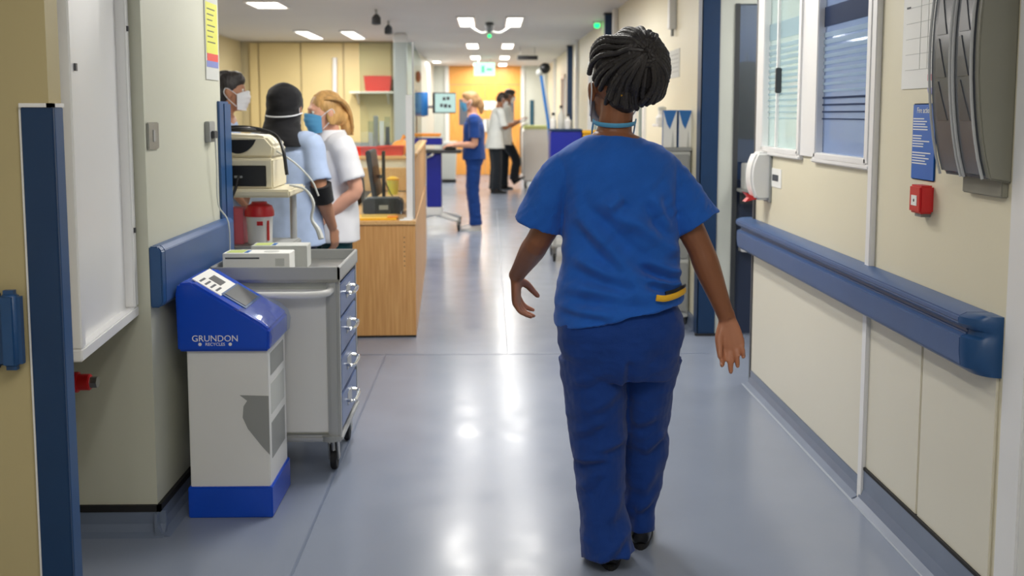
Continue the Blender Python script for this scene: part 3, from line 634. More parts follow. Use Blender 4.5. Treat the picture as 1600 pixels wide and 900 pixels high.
carton('grey green carton behind the white glove carton', -0.97, -0.745, 4.40, 4.52, 0.792, 0.885, 0.03, False, M_PAPERG)

# ================================================================== beige recorder on its stand
ex, ey = -1.1, 5.0
st = thing('machine_stand', 'cream wheeled stand carrying the beige recorder', 'stand', (ex, ey, 0))
B(-0.24, 0.22, -0.2, 0.2, 1.05, 1.085).build('platform', M_ECG, st, 0.008)
B(-0.2, 0.2, -0.18, 0.18, 0.80, 0.83).build('lower_shelf', M_GREY, st, 0.006)
for sx in (-1, 1): MB().cyl((sx * 0.17, 0.15, 0.1), (sx * 0.17, 0.15, 1.06), 0.016).build('upright', M_ALU, st, 0, True)
B(-0.2, 0.2, -0.18, 0.18, 0.1, 0.13).build('base_frame', M_ALU, st, 0.008)
for sx in (-1, 1):
    for sy in (-1, 1): castor(st, sx * 0.15, sy * 0.13 - 0.02, 0.11, 0.038)
MB().tube([(0.20, -0.1, 1.1), (0.27, -0.1, 1.08), (0.31, -0.12, 1.02), (0.30, -0.12, 0.95), (0.33, -0.13, 0.90), (0.345, -0.14, 0.86)], [0.006, 0.006, 0.007, 0.007, 0.012, 0.013]).build('cable_arm', M_PAPERG, st, 0, True)
MB().tube([(0.12, -0.05, 1.26), (0.22, -0.08, 1.2), (0.3, -0.1, 1.12), (0.33, -0.1, 1.05)], 0.004, seg=6).build('lead', M_PAPERG, st, 0, True)
ec = thing('recorder', 'beige medical recorder with dark slot and scooped top', 'medical device', (ex, ey, 1.085))
bd = B(-0.14, 0.14, -0.16, 0.16, 0, 0.135).build('housing', M_ECG, ec, 0.008)
B(-0.14, 0.11, -0.163, -0.155, 0.012, 0.105).build('dark_slot', M_BLACK, ec, 0.003)
B(-0.03, 0.005, -0.166, -0.16, 0.05, 0.06).build('badge', M_GREY, ec)
up = MB().prism([(-0.14, 0.135), (0.135, 0.135), (0.14, 0.19), (0.10, 0.235), (-0.14, 0.245)], 'y', -0.12, 0.16).build('upper_housing', M_ECG, ec, 0.012)
n = 14; pl = [(-0.10 + 0.16 * k / n * 1.0, 0.218 - 0.062 * math.sin(math.pi * k / n) ** 0.7) for k in range(n + 1)]
MB().prism(pl, 'y', -0.124, -0.11).build('scoop', M_BLACK, ec)
MB().ell((-0.02, -0.118, 0.2), (0.03, 0.006, 0.012)).build('roll_core', M_ORANGE, ec, 0, True)
MB().tube([(-0.12, -0.05, 0.25), (-0.05, -0.1, 0.262), (0.02, -0.08, 0.265), (0.05, 0.0, 0.255), (-0.03, 0.06, 0.258), (-0.1, 0.02, 0.262), (-0.06, -0.07, 0.272), (0.03, -0.05, 0.268), (0.12, -0.02, 0.24), (0.17, -0.08, 0.18), (0.19, -0.1, 0.06)], 0.009, seg=6).build('cable_coil', M_BLACK, ec, 0, True)
MB().tube([(-0.01, -0.165, 0.06), (-0.02, -0.2, 0.0), (-0.05, -0.215, -0.08), (-0.075, -0.21, -0.2), (-0.07, -0.18, -0.252)], 0.006, seg=6).build('power_cable', M_BLACK, ec, 0, True)
sp = thing('sharps_tub', 'white sharps tub with a bright red lid', 'sharps bin', (-1.043, 4.93, 0.83))
MB().lathe([(0.05, 0), (0.054, 0.004), (0.060, 0.135), (0.062, 0.14), (0.0, 0.14)]).build('tub', M_WPLAS, sp, 0, True)
MB().lathe([(0.066, 0.128), (0.066, 0.15), (0.056, 0.175), (0.035, 0.185), (0.034, 0.192), (0.004, 0.194)]).build('lid', M_RED, sp, 0, True)
B(0.0, 0.026, -0.062, -0.054, 0.09, 0.108).build('red_label', M_RED, sp)
B(0.040, 0.050, -0.042, -0.030, 0.02, 0.11).build('side_label', M_CORAL, sp)
pk = thing('pink_carton', 'tall pink and red carton beside the sharps tub', 'carton', (-1.135, 4.96, 0.83))
B(-0.042, 0.022, -0.05, 0.05, 0, 0.165).build('carton_body', M_PINK, pk, 0.003)
B(-0.043, -0.02, -0.053, -0.049, 0, 0.165).build('red_edge', M_RED, pk)

# ================================================================== right wall things
X = RX
a, b = atX(1415, 0, X), atX(1456, 137, X)
pm = thing('wall_map', 'pale line drawn floor plan partly behind the grey dispenser', 'plan', (X, b.y, 1.52))
y0, y1 = 3.28, a.y
B(X - 0.004, X, y0, y1, b.z, b.z + 0.42).build('sheet', M_PAPER, pm, world=True)
for k in range(7): B(X - 0.005, X - 0.004, y0 + 0.02, y1 - 0.03, b.z + 0.06 + k * 0.05, b.z + 0.0618 + k * 0.05).build('plan_line', M_PAPERG, pm, world=True)
for k in range(4): B(X - 0.005, X - 0.004, y0 + 0.03 + k * 0.06, y0 + 0.0315 + k * 0.06, b.z + 0.06, b.z + 0.38).build('plan_line', M_PAPERG, pm, world=True)
B(X - 0.005, X - 0.004, y0 + 0.07, y0 + 0.14, b.z + 0.022, b.z + 0.042).build('pink_note', M_INKR, pm, world=True)
B(X - 0.0055, X - 0.004, y1 - 0.06, y1 - 0.03, b.z + 0.26, b.z + 0.266).build('mark', M_INK, pm, world=True)
stk = thing('sticker', 'small round lilac sticker above the blue notice', 'sticker', (X, 3.40, 1.50))
MB().cyl((-0.003, 0, 0), (0, 0, 0), 0.022, seg=20).build('disc', mat('lilac_sticker', (150, 150, 214), 0.5), stk)
a, b = atX(1430, 162, X), atX(1461, 283, X)
sg = thing('notice', 'tall blue instruction notice with white text above the alarm point', 'sign', (X, b.y, 1.22))
z1, z0 = atX(1432, 162, X).z, atX(1432, 280, X).z
B(X - 0.006, X, b.y, a.y, z0, z1).build('sign_board', M_SIGN, sg, 0.003, world=True)
TR = Matrix.Rotation(R(-90), 4, 'Z') @ Matrix.Rotation(R(90), 4, 'X')
ttl = text_obj('title', 'Fire action', 0.026, M_PAPER, sg, Matrix.Translation(Vector((-0.0065, (a.y + b.y) / 2 - b.y, z1 - 0.03 - 1.22))) @ TR)
ln_y = a.y - 0.008; zz = z1 - 0.05; k = 0
rnd = random.Random(3)
while zz > z0 + 0.045:
    w = (0.055 + 0.065 * rnd.random()) * (a.y - b.y) / 0.15
    B(X - 0.0068, X - 0.006, max(b.y + 0.008, ln_y - w), ln_y, zz, zz + 0.0035).build('text_line', M_PAPER, sg, world=True)
    k += 1; zz -= 0.0085 if k % 5 else 0.02
a, b = atX(1428, 284, X - 0.03), atX(1455, 333, X - 0.03)
cp = thing('fire_call_point', 'red break glass fire alarm call point under the blue notice', 'fire alarm', (X, b.y, 1.13))
zc, yc = 1.152, atX(1441, 310, X - 0.02).y
B(X - 0.045, X, yc - 0.044, yc + 0.044, zc - 0.044, zc + 0.044).build('call_box', M_RED, cp, 0.006, world=True)
B(X - 0.047, X - 0.044, yc - 0.02, yc + 0.022, zc - 0.02, zc + 0.012).build('glass_plate', M_PAPER, cp, world=True)
MB().cyl((X - 0.0475, yc, zc - 0.004), (X - 0.0465, yc, zc - 0.004), 0.005, seg=10).build('press_dot', M_BLACK, cp, world=True)
B(X - 0.03, X, yc - 0.02, yc + 0.03, zc - 0.056, zc - 0.044).build('conduit_entry', M_GREY, cp, world=True)
# grey smoked dispenser
dp = thing('glove_dispenser', 'large grey smoked plastic wall dispenser with two curved covers', 'dispenser', (X, 3.0, 1.27))
yA, yM, yB = 2.86, 3.00, 3.155
def belly(off): # profile in x,z: bulging toward the corridor, tapering to the wall at the bottom
    pts = []
    for k in range(13):
        t = k / 12; z = 1.245 + 0.65 * t
        pts.append((X - 0.04 - 0.066 * math.sin(math.pi * (0.05 + 0.84 * t)) ** 0.6 - off, z))
    return [(X, 1.245)] + pts + [(X, 1.895)]
MB().prism(belly(-0.012), 'y', yA + 0.01, yB - 0.008).build('inner_shell', M_DGREY, dp, 0.003, True, world=True)
sidem = mat('olive_grey_plastic', (132, 131, 120), 0.45)
MB().prism([(X, 1.235)] + [(p[0] + 0.003, p[1]) for p in belly(0)[1:-1]] + [(X, 1.895)], 'y', yA - 0.014, yA + 0.011).build('side_cheek', sidem, dp, 0.004, True, world=True)
for (q0, q1) in ((yA + 0.01, yM - 0.004), (yM + 0.004, yB)):
    c = MB().prism(belly(0.0), 'y', q0, q1).build('curved_cover', mat('smoked_grey_cover', (92, 96, 103), 0.22, var=0.1, vscale=6, stretch=(1, 1, 0.4)), dp, 0.012, True, world=True, seg=3)
    for yy in (q0 + 0.006, q1 - 0.006):
        MB().tube([(p[0] - 0.004 - dp.location.x, yy - dp.location.y, p[1] - dp.location.z) for p in belly(0.0)[1:-1]], 0.0045, seg=6, sub=1).build('cover_rim', mat('light_grey_edge', (188, 190, 192), 0.25), c, 0, True)
    bl_ = belly(0.0)[1:-1]
    for k in range(3):   # raised facets following the curve of the cover
        yc_ = (q0 + q1) / 2; Vv = []; nn = 5
        for q in range(nn):
            z = 1.40 + k * 0.12 + 0.11 * q / (nn - 1); xx = float(np.interp(z, [p[1] for p in bl_], [p[0] for p in bl_]))
            for o_ in (0.001, -0.0025):
                Vv += [(xx + o_ - dp.location.x, yc_ - 0.035 + 0.05 * q / (nn - 1) - dp.location.y, z - dp.location.z), (xx + o_ - dp.location.x, yc_ + 0.03 - dp.location.y, z - dp.location.z)]
        Fc = []
        for q in range(nn - 1):
            b_ = q * 4; Fc += [(b_ + 2, b_ + 3, b_ + 7, b_ + 6), (b_, b_ + 4, b_ + 5, b_ + 1), (b_, b_ + 2, b_ + 6, b_ + 4), (b_ + 1, b_ + 5, b_ + 7, b_ + 3)]
        MB().add((Vv, Fc)).build('moulded_facet', mat('facet_grey', (74, 78, 84), 0.3), c)
B(X - 0.02, X, yA + 0.0, yM + 0.10, 1.195, 1.27).build('back_plate', sidem, dp, 0.003, world=True)
# soap dispenser
sd = thing('soap_dispenser', 'rounded white soap dispenser at the far end of the handrail', 'dispenser', (X, 5.4, 1.0))
a = atX(1176, 275, X - 0.05)
pr = []
for k in range(15):
    t = k / 14; z = 0.995 + 0.235 * t; pr.append((X - 0.03 - 0.072 * math.sin(math.pi * (0.1 + 0.8 * t)) ** 0.5, z))
MB().prism([(X, 0.995)] + pr + [(X, 1.23)], 'y', 5.30, 5.42).build('cover', M_WPLAS, sd, 0.012, True, world=True, seg=3)
B(X - 0.012, X, 5.285, 5.435, 0.985, 1.235).build('back_plate', M_GREY, sd, 0.003, world=True)
MB().prism([(X - 0.125, 1.035), (X - 0.055, 1.0), (X - 0.12, 0.985), (X - 0.10, 1.005)], 'y', 5.33, 5.39).build('push_lever', M_RED, sd, world=True)
a, b = atX(1204, 262, X), atX(1221, 293, X)
lb = thing('wall_label', 'small white square label beside the soap dispenser', 'label', (X, b.y, b.z))
B(X - 0.003, X, b.y, a.y, 1.065, 1.155).build('sheet', M_PAPER, lb, world=True)
B(X - 0.004, X - 0.003, b.y + 0.05, a.y - 0.05, 1.095, 1.125).build('printed_mark', M_INK, lb, world=True)
# coat on the glazed door, bottle on a ledge
ledge = thing('ledge', 'grey ledge inside the side opening', 'shelf', (1.62, 6.7, 0.9))
B(1.56, 1.84, 6.70, 6.84, 0.93, 0.95).build('shelf_board', M_GREY, ledge, 0.003, world=True)
B(1.58, 1.82, 6.82, 6.84, 0.85, 0.93).build('bracket', M_DGREY, ledge, world=True)
bt = thing('box_file', 'grey box standing on the ledge in the side opening', 'box', (1.66, 6.76, 0.95))
B(-0.08, 0.12, -0.05, 0.05, 0, 0.16).build('box_body', M_PAPERG, bt, 0.004)
B(0.0, 0.06, -0.052, -0.05, 0.05, 0.12).build('box_label', M_GREY, bt)
sb = thing('sanitiser_bottle', 'white sanitiser bottle in a bracket below the ledge', 'bottle', (1.62, 6.80, 0.55))
MB().lathe([(0.03, 0.0), (0.034, 0.01), (0.034, 0.13), (0.015, 0.155), (0.014, 0.18)]).build('bottle_body', M_WPLAS, sb, 0, True)
MB().cyl((0, 0, 0.18), (0, 0, 0.21), 0.016).cyl((0, 0, 0.205), (0, -0.03, 0.2), 0.006).build('pump', M_PAPERG, sb, 0, True)
B(-0.036, 0.036, 0.03, 0.055, 0.0, 0.06).build('wall_bracket', M_GREY, sb)

# ================================================================== reception counter
CT = thing('reception_counter', 'light oak reception counter with raised front along the corridor', 'counter', (-0.47, 6.84, 0), R(2.3))
B(-0.95, 0.0, 0, 0.03, 0.012, 0.72).build('end_panel', M_WOOD, CT, 0.002)
B(-0.95, 0.0, -0.002, 0.028, 0.0, 0.012).build('plinth', M_BLACK, CT)
MB().prism([(-0.97, -0.012), (0.004, -0.012), (0.004, 2.55), (-0.45, 2.55), (-0.45, 0.78), (-0.97, 0.78)], 'z', 0.72, 0.745).build('worktop', M_WOODT, CT, 0.004)
B(-0.028, 0.0, 0.03, 3.8, 0.0, 0.72).build('front_panel', M_WOOD, CT, 0.002)
B(-0.045, 0.0, 0.16, 3.8, 0.745, 1.145).build('upper_panel', M_WOOD, CT, 0.004)
B(-0.065, 0.012, 0.15, 3.81, 1.145, 1.165).build('capping', M_WOODT, CT, 0.004)
for k in range(7): MB().cyl((-0.07, -0.001, 0.64 - k * 0.03), (-0.07, 0.001, 0.64 - k * 0.03), 0.004, seg=8).build('screw_hole', M_DGREY, CT)
SH = thing('transaction_shelf', 'raised oak shelf on white panel across the staff desk', 'shelf', (-0.62, 9.55, 0))
B(-1.5, -0.05, 0, 0.3, 1.02, 1.05).build('shelf_board', M_WOODT, SH, 0.004)
B(-1.48, -0.05, 0.02, 0.05, 0.0, 1.02).build('panel', M_PANEL, SH)
B(-0.9, -0.08, -0.14, 0.0, 0.75, 0.95).build('lower_cubby', M_WOODT, SH, 0.004)
SC = thing('acrylic_screen', 'clear acrylic screen with white post on the counter end', 'screen', (-0.5, 6.95, 0.745), R(2.3))
B(-0.032, 0.008, 0.0, 0.03, 0, 0.79).build('post', M_WHITE, SC, 0.003)
B(0.010, 0.022, 0.0, 0.012, 0, 1.12).build('edge_strip', M_ALU, SC)
B(0.012, 0.018, 0.012, 2.3, 0.42, 1.12).build('acrylic_panel', M_ACRYL, SC)
B(-0.32, 0.012, 0.01, 0.016, 0.0, 1.12).build('acrylic_return', M_ACRYL, SC)
B(-0.05, 0.01, -0.02, 0.05, 0, 0.008).build('foot', M_WHITE, SC)
# desk items
pc = thing('printer', 'low black desk printer with a white label', 'printer', (-0.72, 7.42, 0.745), R(3))
MB().prism([(-0.14, 0), (0.13, 0), (0.13, 0.085), (0.11, 0.1), (-0.13, 0.1), (-0.14, 0.085)], 'y', -0.11, 0.11).build('printer_body', M_BLACK, pc, 0.008)
B(-0.03, 0.03, -0.113, -0.109, 0.03, 0.06).build('printer_label', M_PAPERG, pc)
B(-0.11, 0.10, -0.09, 0.09, 0.1, 0.104).build('top_plate', M_DGREY, pc)
yf = thing('yellow_folder', 'flat yellow folder at the near edge of the counter', 'folder', (-0.72, 7.0, 0.745), R(4))
B(-0.16, 0.12, -0.13, 0.16, 0, 0.014).build('folder_cover', M_YEL, yf, 0.002)
B(0.06, 0.13, -0.11, 0.0, 0.014, 0.022).build('folder_clip', M_ORANGE, yf, 0.002)
pp = thing('paper_sheet', 'white paper sheet beside the acrylic post', 'paper', (-0.545, 6.90, 0.745), R(8))
B(-0.03, 0.05, -0.04, 0.04, 0, 0.002).build('sheet', M_PAPER, pp)
mo = thing('monitor', 'black desktop monitor seen edge on behind the counter', 'monitor', (-0.79, 8.0, 0.745))
MB().obox(Matrix.Translation((-0.06, 0.02, 0.24)) @ Matrix.Rotation(R(-8), 4, 'Y'), 0.018, 0.22, 0.17).build('display', M_BLACK, mo, 0.008)
B(0.0, 0.022, -0.02, 0.04, 0.0, 0.40).build('stand_post', M_BLACK, mo, 0.003)
B(-0.05, 0.0, 0.0, 0.03, 0.2, 0.225).build('stand_arm', M_BLACK, mo)
B(-0.12, 0.08, -0.1, 0.1, 0.0, 0.012).build('stand_foot', M_BLACK, mo, 0.004)
MB().tube([(0.01, 0.03, 0.2), (0.06, 0.05, 0.08), (0.12, 0.0, 0.02), (0.16, -0.1, 0.01)], 0.004, seg=6).build('cable', M_BLACK, mo, 0, True)
oc = thing('office_chair', 'black office chair behind the counter beside the monitor', 'chair', (-1.27, 8.25, 0), R(60))
MB().ell((0, 0, 0.5), (0.24, 0.24, 0.05)).build('seat', M_RUBB, oc, 0, True)
MB().ell((0, -0.24, 0.84), (0.21, 0.045, 0.27)).build('backrest', M_RUBB, oc, 0, True)
MB().tube([(0, -0.1, 0.46), (0, -0.26, 0.5), (0, -0.27, 0.75)], 0.02).build('back_arm', M_BLACK, oc, 0, True)
MB().cyl((0, 0, 0.1), (0, 0, 0.46), 0.025).build('gas_lift', M_BLACK, oc)
for k in range(5):
    q = 2 * math.pi * k / 5; c_, s_ = math.cos(q), math.sin(q)
    l = MB().tube([(0.02 * c_, 0.02 * s_, 0.12), (0.26 * c_, 0.26 * s_, 0.075)], 0.018, sub=1).build('base_leg', M_BLACK, oc)
    MB().cyl((0.27 * c_ - 0.02 * s_, 0.27 * s_ + 0.02 * c_, 0.03), (0.27 * c_ + 0.02 * s_, 0.27 * s_ - 0.02 * c_, 0.03), 0.03, seg=12).build('wheel', M_RUBB, l)
def tray(name, label, loc, w, d, h, m, group, rz=0.0, cat='tray'):
    o = thing(name, label, cat, loc, rz, group); t = 0.008; f = 1.12
    V = [(-w / 2, -d / 2, 0), (w / 2, -d / 2, 0), (w / 2, d / 2, 0), (-w / 2, d / 2, 0)]
    V += [(x * f, y * f, h) for x, y, z in V]
    V += [(x * (1 - 2 * t / w), y * (1 - 2 * t / d), h if k > 3 else t) for k, (x, y, z) in enumerate(V)]
    Fc = [(3, 2, 1, 0), (8, 9, 10, 11)] + [(i, (i + 1) % 4, (i + 1) % 4 + 4, i + 4) for i in range(4)] + [(i + 4, (i + 1) % 4 + 4, (i + 1) % 4 + 12, i + 12) for i in range(4)] + [(i + 8, i + 12, (i + 1) % 4 + 12, (i + 1) % 4 + 8) for i in range(4)]
    MB().add((V, Fc)).build('tray_body', m, o, 0.002)
    q = MB()
    for s_ in (-1, 1): q.box(-w / 2 * f - 0.008, w / 2 * f + 0.008, s_ * d / 2 * f - 0.008, s_ * d / 2 * f + 0.008, h - 0.004, h + 0.006).box(s_ * w / 2 * f - 0.008, s_ * w / 2 * f + 0.008, -d / 2 * f, d / 2 * f, h - 0.004, h + 0.006)
    q.build('tray_rim', m, o); return o
c = atY(575, 240, 9.65); tray('letter_tray', 'red letter tray behind the white tunic', (c.x, 9.65, 1.05), 0.26, 0.15, 0.07, M_CORAL, 'red letter trays on the raised shelf')
c = atY(612, 240, 9.65); tray('letter_tray', 'red letter tray in front of the orange bag', (c.x, 9.65, 1.05), 0.19, 0.15, 0.08, M_CORAL, 'red letter trays on the raised shelf')
def bag(name, label, loc, r, m, group=None):
    o = thing(name, label, 'bag', loc, 0, group); V, Fc = ell_geo((0, 0, r[2] * 0.8), r, None, 20, 14)
    V = np.array([p + np.array(noise.noise_vector(Vector(p) * 14)) * 0.02 for p in V]); V[:, 2] = np.maximum(V[:, 2], 0.0)
    MB().add((V, Fc)).build('bag_body', m, o, 0, True)
    MB().tube([(0, 0, r[2] * 1.5), (0.01, 0, r[2] * 1.9), (0.03, 0.01, r[2] * 2.2)], [0.02, 0.012, 0.025]).build('bag_knot', m, o, 0, True); return o
c = atY(622, 215, 9.7); bag('orange_bag', 'crumpled orange plastic bag on the raised shelf', (c.x + 0.02, 9.80, 1.05), (0.09, 0.045, 0.075), M_ORANGE)
yb = thing('yellow_tub', 'small yellow sharps tub at the back of the desk', 'sharps bin', (atY(614, 290, 9.1).x, 9.1, 0.745))
MB().lathe([(0.04, 0), (0.05, 0.12), (0.052, 0.125)]).build('tub', M_YELP, yb, 0, True)
MB().lathe([(0.055, 0.12), (0.055, 0.135), (0.02, 0.15)]).build('lid', M_YEL, yb, 0, True)
for i, p in enumerate((580, 588, 597, 606)):
    c = atY(p, 215, 9.8); o = thing('leaflet_holder', 'clear acrylic leaflet holder on the raised shelf, %s from the left' % ['first', 'second', 'third', 'fourth'][i], 'holder', (c.x, 9.78, 1.05), 0, 'acrylic leaflet holders')
    B(-0.024, 0.024, -0.02, 0.02, 0, 0.30 + 0.04 * (i % 2)).build('holder_body', M_ACRYL, o, 0.003)
    B(-0.018, 0.018, -0.012, 0.012, 0.005, 0.2 + 0.05 * ((i * 3) % 4)).build('leaflets', [M_PAPERG, M_GREY, M_PAPER, M_DGREY][i], o)
    B(-0.028, 0.028, -0.03, 0.03, 0, 0.005).build('holder_foot', M_ACRYL, o)
tl = thing('desk_phone', 'dark grey telephone on the raised shelf', 'telephone', (-1.36, 9.72, 1.05))
MB().prism([(-0.1, 0), (0.1, 0), (0.1, 0.06), (-0.1, 0.03)], 'x', -0.07, 0.07).build('phone_body', M_DGREY, tl, 0.005)
MB().tube([(-0.05, -0.08, 0.05), (-0.05, 0.0, 0.09), (-0.05, 0.08, 0.09)], 0.018).build('handset', M_BLACK, tl, 0, True)
# back of the bay: base cabinets, worktop, shelf, red box
for k in range(4):
    x = -3.6 + k * 0.57
    o = thing('base_cabinet', 'cream base cabinet against the back wall, %s from the left' % ['first', 'second', 'third', 'fourth'][k], 'cabinet', (x + 0.28, 16.4, 0), 0, 'base cabinets of the bay')
    B(-0.28, 0.28, -0.22, 0.25, 0.1, 0.88).build('carcass', M_GREYW, o)
    for s_ in (-1, 1):
        d = B(min(0.004 * s_, 0.275 * s_), max(0.004 * s_, 0.275 * s_), -0.24, -0.22, 0.11, 0.87).build('cabinet_door', M_PANEL, o, 0.003)
        B(0.03 * s_ - 0.006, 0.03 * s_ + 0.006, -0.265, -0.24, 0.6, 0.75).build('handle', M_STEEL, d)
    B(-0.28, 0.28, -0.18, 0.2, 0, 0.1).build('plinth', M_DGREY, o)
wt = thing('worktop', 'grey worktop along the back wall of the bay', 'worktop', (-2.46, 16.4, 0.88))
B(-1.16, 1.14, -0.26, 0.27, 0, 0.035).build('board', M_GREY, wt, 0.004); B(-1.16, 1.14, 0.255, 0.27, 0.035, 0.1).build('upstand', M_GREY, wt)
shf = thing('wall_shelf', 'cream wall shelf carrying the red box', 'shelf', (-1.85, 16.5, 1.72))
zt = atY(590, 143, 16.5).z; x0_, x1_ = atY(548, 143, 16.5).x, atY(616, 143, 16.5).x
shf.location = ((x0_ + x1_) / 2, 16.5, zt - 0.03); hw = (x1_ - x0_) / 2
B(-hw, hw, -0.16, 0.18, 0, 0.03).build('shelf_board', M_PANEL, shf, 0.003)
for s_ in (-1, 1): MB().prism([(0.17, 0.0), (0.17, -0.16), (-0.1, 0.0)], 'x', s_ * hw * 0.7 - 0.012, s_ * hw * 0.7 + 0.012).build('bracket', M_PANEL, shf)
tray('red_box', 'open red plastic box on the cream wall shelf', (atY(591, 130, 16.5).x, 16.5, zt), 0.36, 0.24, 0.225, M_CORAL, None, cat='box')

# ================================================================== far corridor: computer cart, carts, poles
CY = 13.35
cw = thing('computer_cart', 'blue wheeled computer cart used by the nurse at its keyboard', 'computer cart', (-0.68, CY, 0))
MB().box(-0.09, 0.09, -0.12, 0.12, 0.28, 0.94).build('column', M_CBLUE, cw, 0.01)
MB().box(-0.2, 0.34, -0.22, 0.22, 0.94, 0.98).build('work_surface', M_DGREY, cw, 0.01)
MB().box(-0.24, 0.1, -0.2, 0.2, 1.04, 1.12).build('drawer_unit', M_CBLUE, cw, 0.006)
MB().box(-0.24, 0.08, -0.2, 0.2, 1.14, 1.175).build('shelf', M_ORANGE, cw, 0.004)
MB().box(-0.23, -0.21, 0.1, 0.16, 0.94, 1.7).build('mast', M_GREY, cw)
for (x, y) in ((-0.28, -0.26), (0.3, -0.26), (-0.28, 0.26), (0.3, 0.26)):
    l = MB().tube([(0, 0, 0.2), (x * 0.6, y * 0.6, 0.16), (x, y, 0.13)], [0.04, 0.03, 0.025]).build('base_leg', M_WPLAS, cw, 0, True)
    castor(cw, x, y, 0.13, 0.048)
B(-0.1, 0.1, -0.13, 0.13, 0.18, 0.28).build('base_hub', M_WPLAS, cw, 0.01)
MB().obox(Matrix.Translation((0.13, -0.02, 1.545)) @ Matrix.Rotation(R(38), 4, 'Z'), 0.165, 0.02, 0.125).build('display', M_DGREY, cw, 0.006)
scm = Matrix.Translation((0.13, -0.02, 1.545)) @ Matrix.Rotation(R(38), 4, 'Z') @ Matrix.Translation((0, -0.021, 0))
ds = MB().obox(scm, 0.152, 0.002, 0.112).build('screen', M_SCREEN, cw)
for k, (u_, v_, w_, h_) in enumerate(((-0.02, 0.05, 0.022, 0.02), (0.04, 0.055, 0.022, 0.02), (-0.06, -0.03, 0.02, 0.02), (0.0, -0.035, 0.025, 0.022), (0.06, -0.04, 0.02, 0.018))):
    MB().obox(scm @ Matrix.Translation((u_, -0.003, v_)), w_, 0.001, h_).build('screen_icon', M_DGREY, cw)
MB().tube([(-0.22, 0.13, 1.5), (0.0, 0.1, 1.5), (0.12, 0.02, 1.53)], 0.018).build('display_arm', M_GREY, cw, 0, True)
MB().obox(Matrix.Translation((0.2, 0.0, 1.0)) @ Matrix.Rotation(R(90), 4, 'Z'), 0.2, 0.07, 0.012).build('keyboard', M_BLACK, cw, 0.004)
MB().tube([(0.02, -0.18, 0.95), (-0.05, -0.25, 0.9), (-0.2, -0.24, 0.88), (-0.25, -0.2, 0.93)], 0.016).build('handle', M_CHROME, cw, 0, True)
bx = thing('towel_dispenser', 'mid blue cylinder dispenser beside the glowing cart screen', 'dispenser', (-0.83, CY + 0.02, 1.39))
MB().lathe([(0.078, 0), (0.082, 0.01), (0.082, 0.27), (0.075, 0.285), (0.02, 0.287)]).build('drum', M_SKYB, bx, 0, True)
MB().cyl((0, 0, -0.012), (0, 0, 0.0), 0.05).build('drum_outlet', M_WPLAS, bx)
gb = thing('waste_bin', 'tall grey waste bin far behind the computer cart', 'bin', (-0.85, 22.6, 0))
MB().prism([(-0.14, 0.06), (0.14, 0.06), (0.17, 0.78), (-0.17, 0.78)], 'y', -0.15, 0.15).build('bin_body', M_PAPERG, gb, 0.01)
B(-0.15, 0.15, -0.16, 0.16, 0, 0.06).build('bin_base', M_BLACK, gb, 0.005); B(-0.18, 0.18, -0.16, 0.16, 0.78, 0.84).build('bin_lid', M_WPLAS, gb, 0.01)
# white linen cart
lc = thing('linen_cart', 'white covered linen cart beside the white coats', 'cart', (0.88, 20.8, 0))
B(-0.26, 0.26, -0.4, 0.4, 0.14, 1.12).build('cart_cover', M_WPLAS, lc, 0.03, seg=3)
B(-0.24, 0.24, -0.38, 0.38, 1.12, 1.19).build('green_lining', mat('pale_green_cloth', (205, 215, 150), 0.7), lc, 0.02)
for x in (-0.2, 0.2):
    for y in (-0.34, 0.32): castor(lc, x, y, 0.145, 0.05)
MB().tube([(-0.28, -0.3, 0.3), (-0.3, -0.32, 1.0), (-0.27, -0.3, 1.18), (-0.15, -0.3, 1.22)], 0.015).build('push_handle', M_GREY, lc, 0, True)
# blue bedside cart partly behind the walking nurse
dc = thing('dressing_cart', 'dressing cart with a blue box section behind the walking nurse', 'cart', (0.86, 10.6, 0))
B(-0.26, 0.4, -0.24, 0.24, 0.14, 0.17).build('base_shelf', M_ALU, dc, 0.006); B(-0.26, 0.4, -0.24, 0.24, 0.78, 0.81).build('top_shelf', M_ALU, dc, 0.006)
for x in (-0.24, 0.38):
    for y in (-0.22, 0.22):
        MB().cyl((x, y, 0.14), (x, y, 0.95), 0.014).build('upright', M_ALU, dc, 0, True); castor(dc, x, y - 0.02, 0.145, 0.05)
bb_ = thing('blue_box', 'deep blue storage box on top of the dressing cart', 'box', (0.74, 10.6, 0.81))
B(-0.16, 0.14, -0.2, 0.2, 0, 0.44).build('box_body', M_CBLUE, bb_, 0.01); B(-0.165, 0.145, -0.205, 0.205, 0.44, 0.46).build('box_lid', M_NAVY, bb_, 0.004)
yb_ = thing('yellow_box', 'ochre yellow storage box beside the blue box', 'box', (1.06, 10.6, 0.81))
B(-0.17, 0.17, -0.2, 0.2, 0, 0.42).build('box_body', mat('ochre_plastic', (206, 158, 40), 0.45), yb_, 0.01); B(-0.175, 0.175, -0.205, 0.205, 0.42, 0.445).build('box_lid', M_YEL, yb_, 0.004)
for i, (p, hh, m) in enumerate(((864, 0.13, M_PAPER), (876, 0.2, M_PAPERG), (887, 0.12, M_WPLAS))):
    q = atY(p, 200, 10.6); o = thing('supply_bottle', ['squat white bottle on the blue box', 'taller clear bottle at the middle of the blue box', 'small white bottle near the ochre box'][i], 'bottle', (min(q.x, 0.865), 10.55, 1.27), 0, 'bottles on the dressing cart')
    MB().lathe([(0.028, 0), (0.032, 0.01), (0.032, hh * 0.65), (0.012, hh * 0.82), (0.012, hh)]).build('bottle_body', m, o, 0, True)
    MB().lathe([(0.015, hh), (0.015, hh + 0.025), (0.004, hh + 0.027)]).build('cap', M_DGREY, o, 0, True)
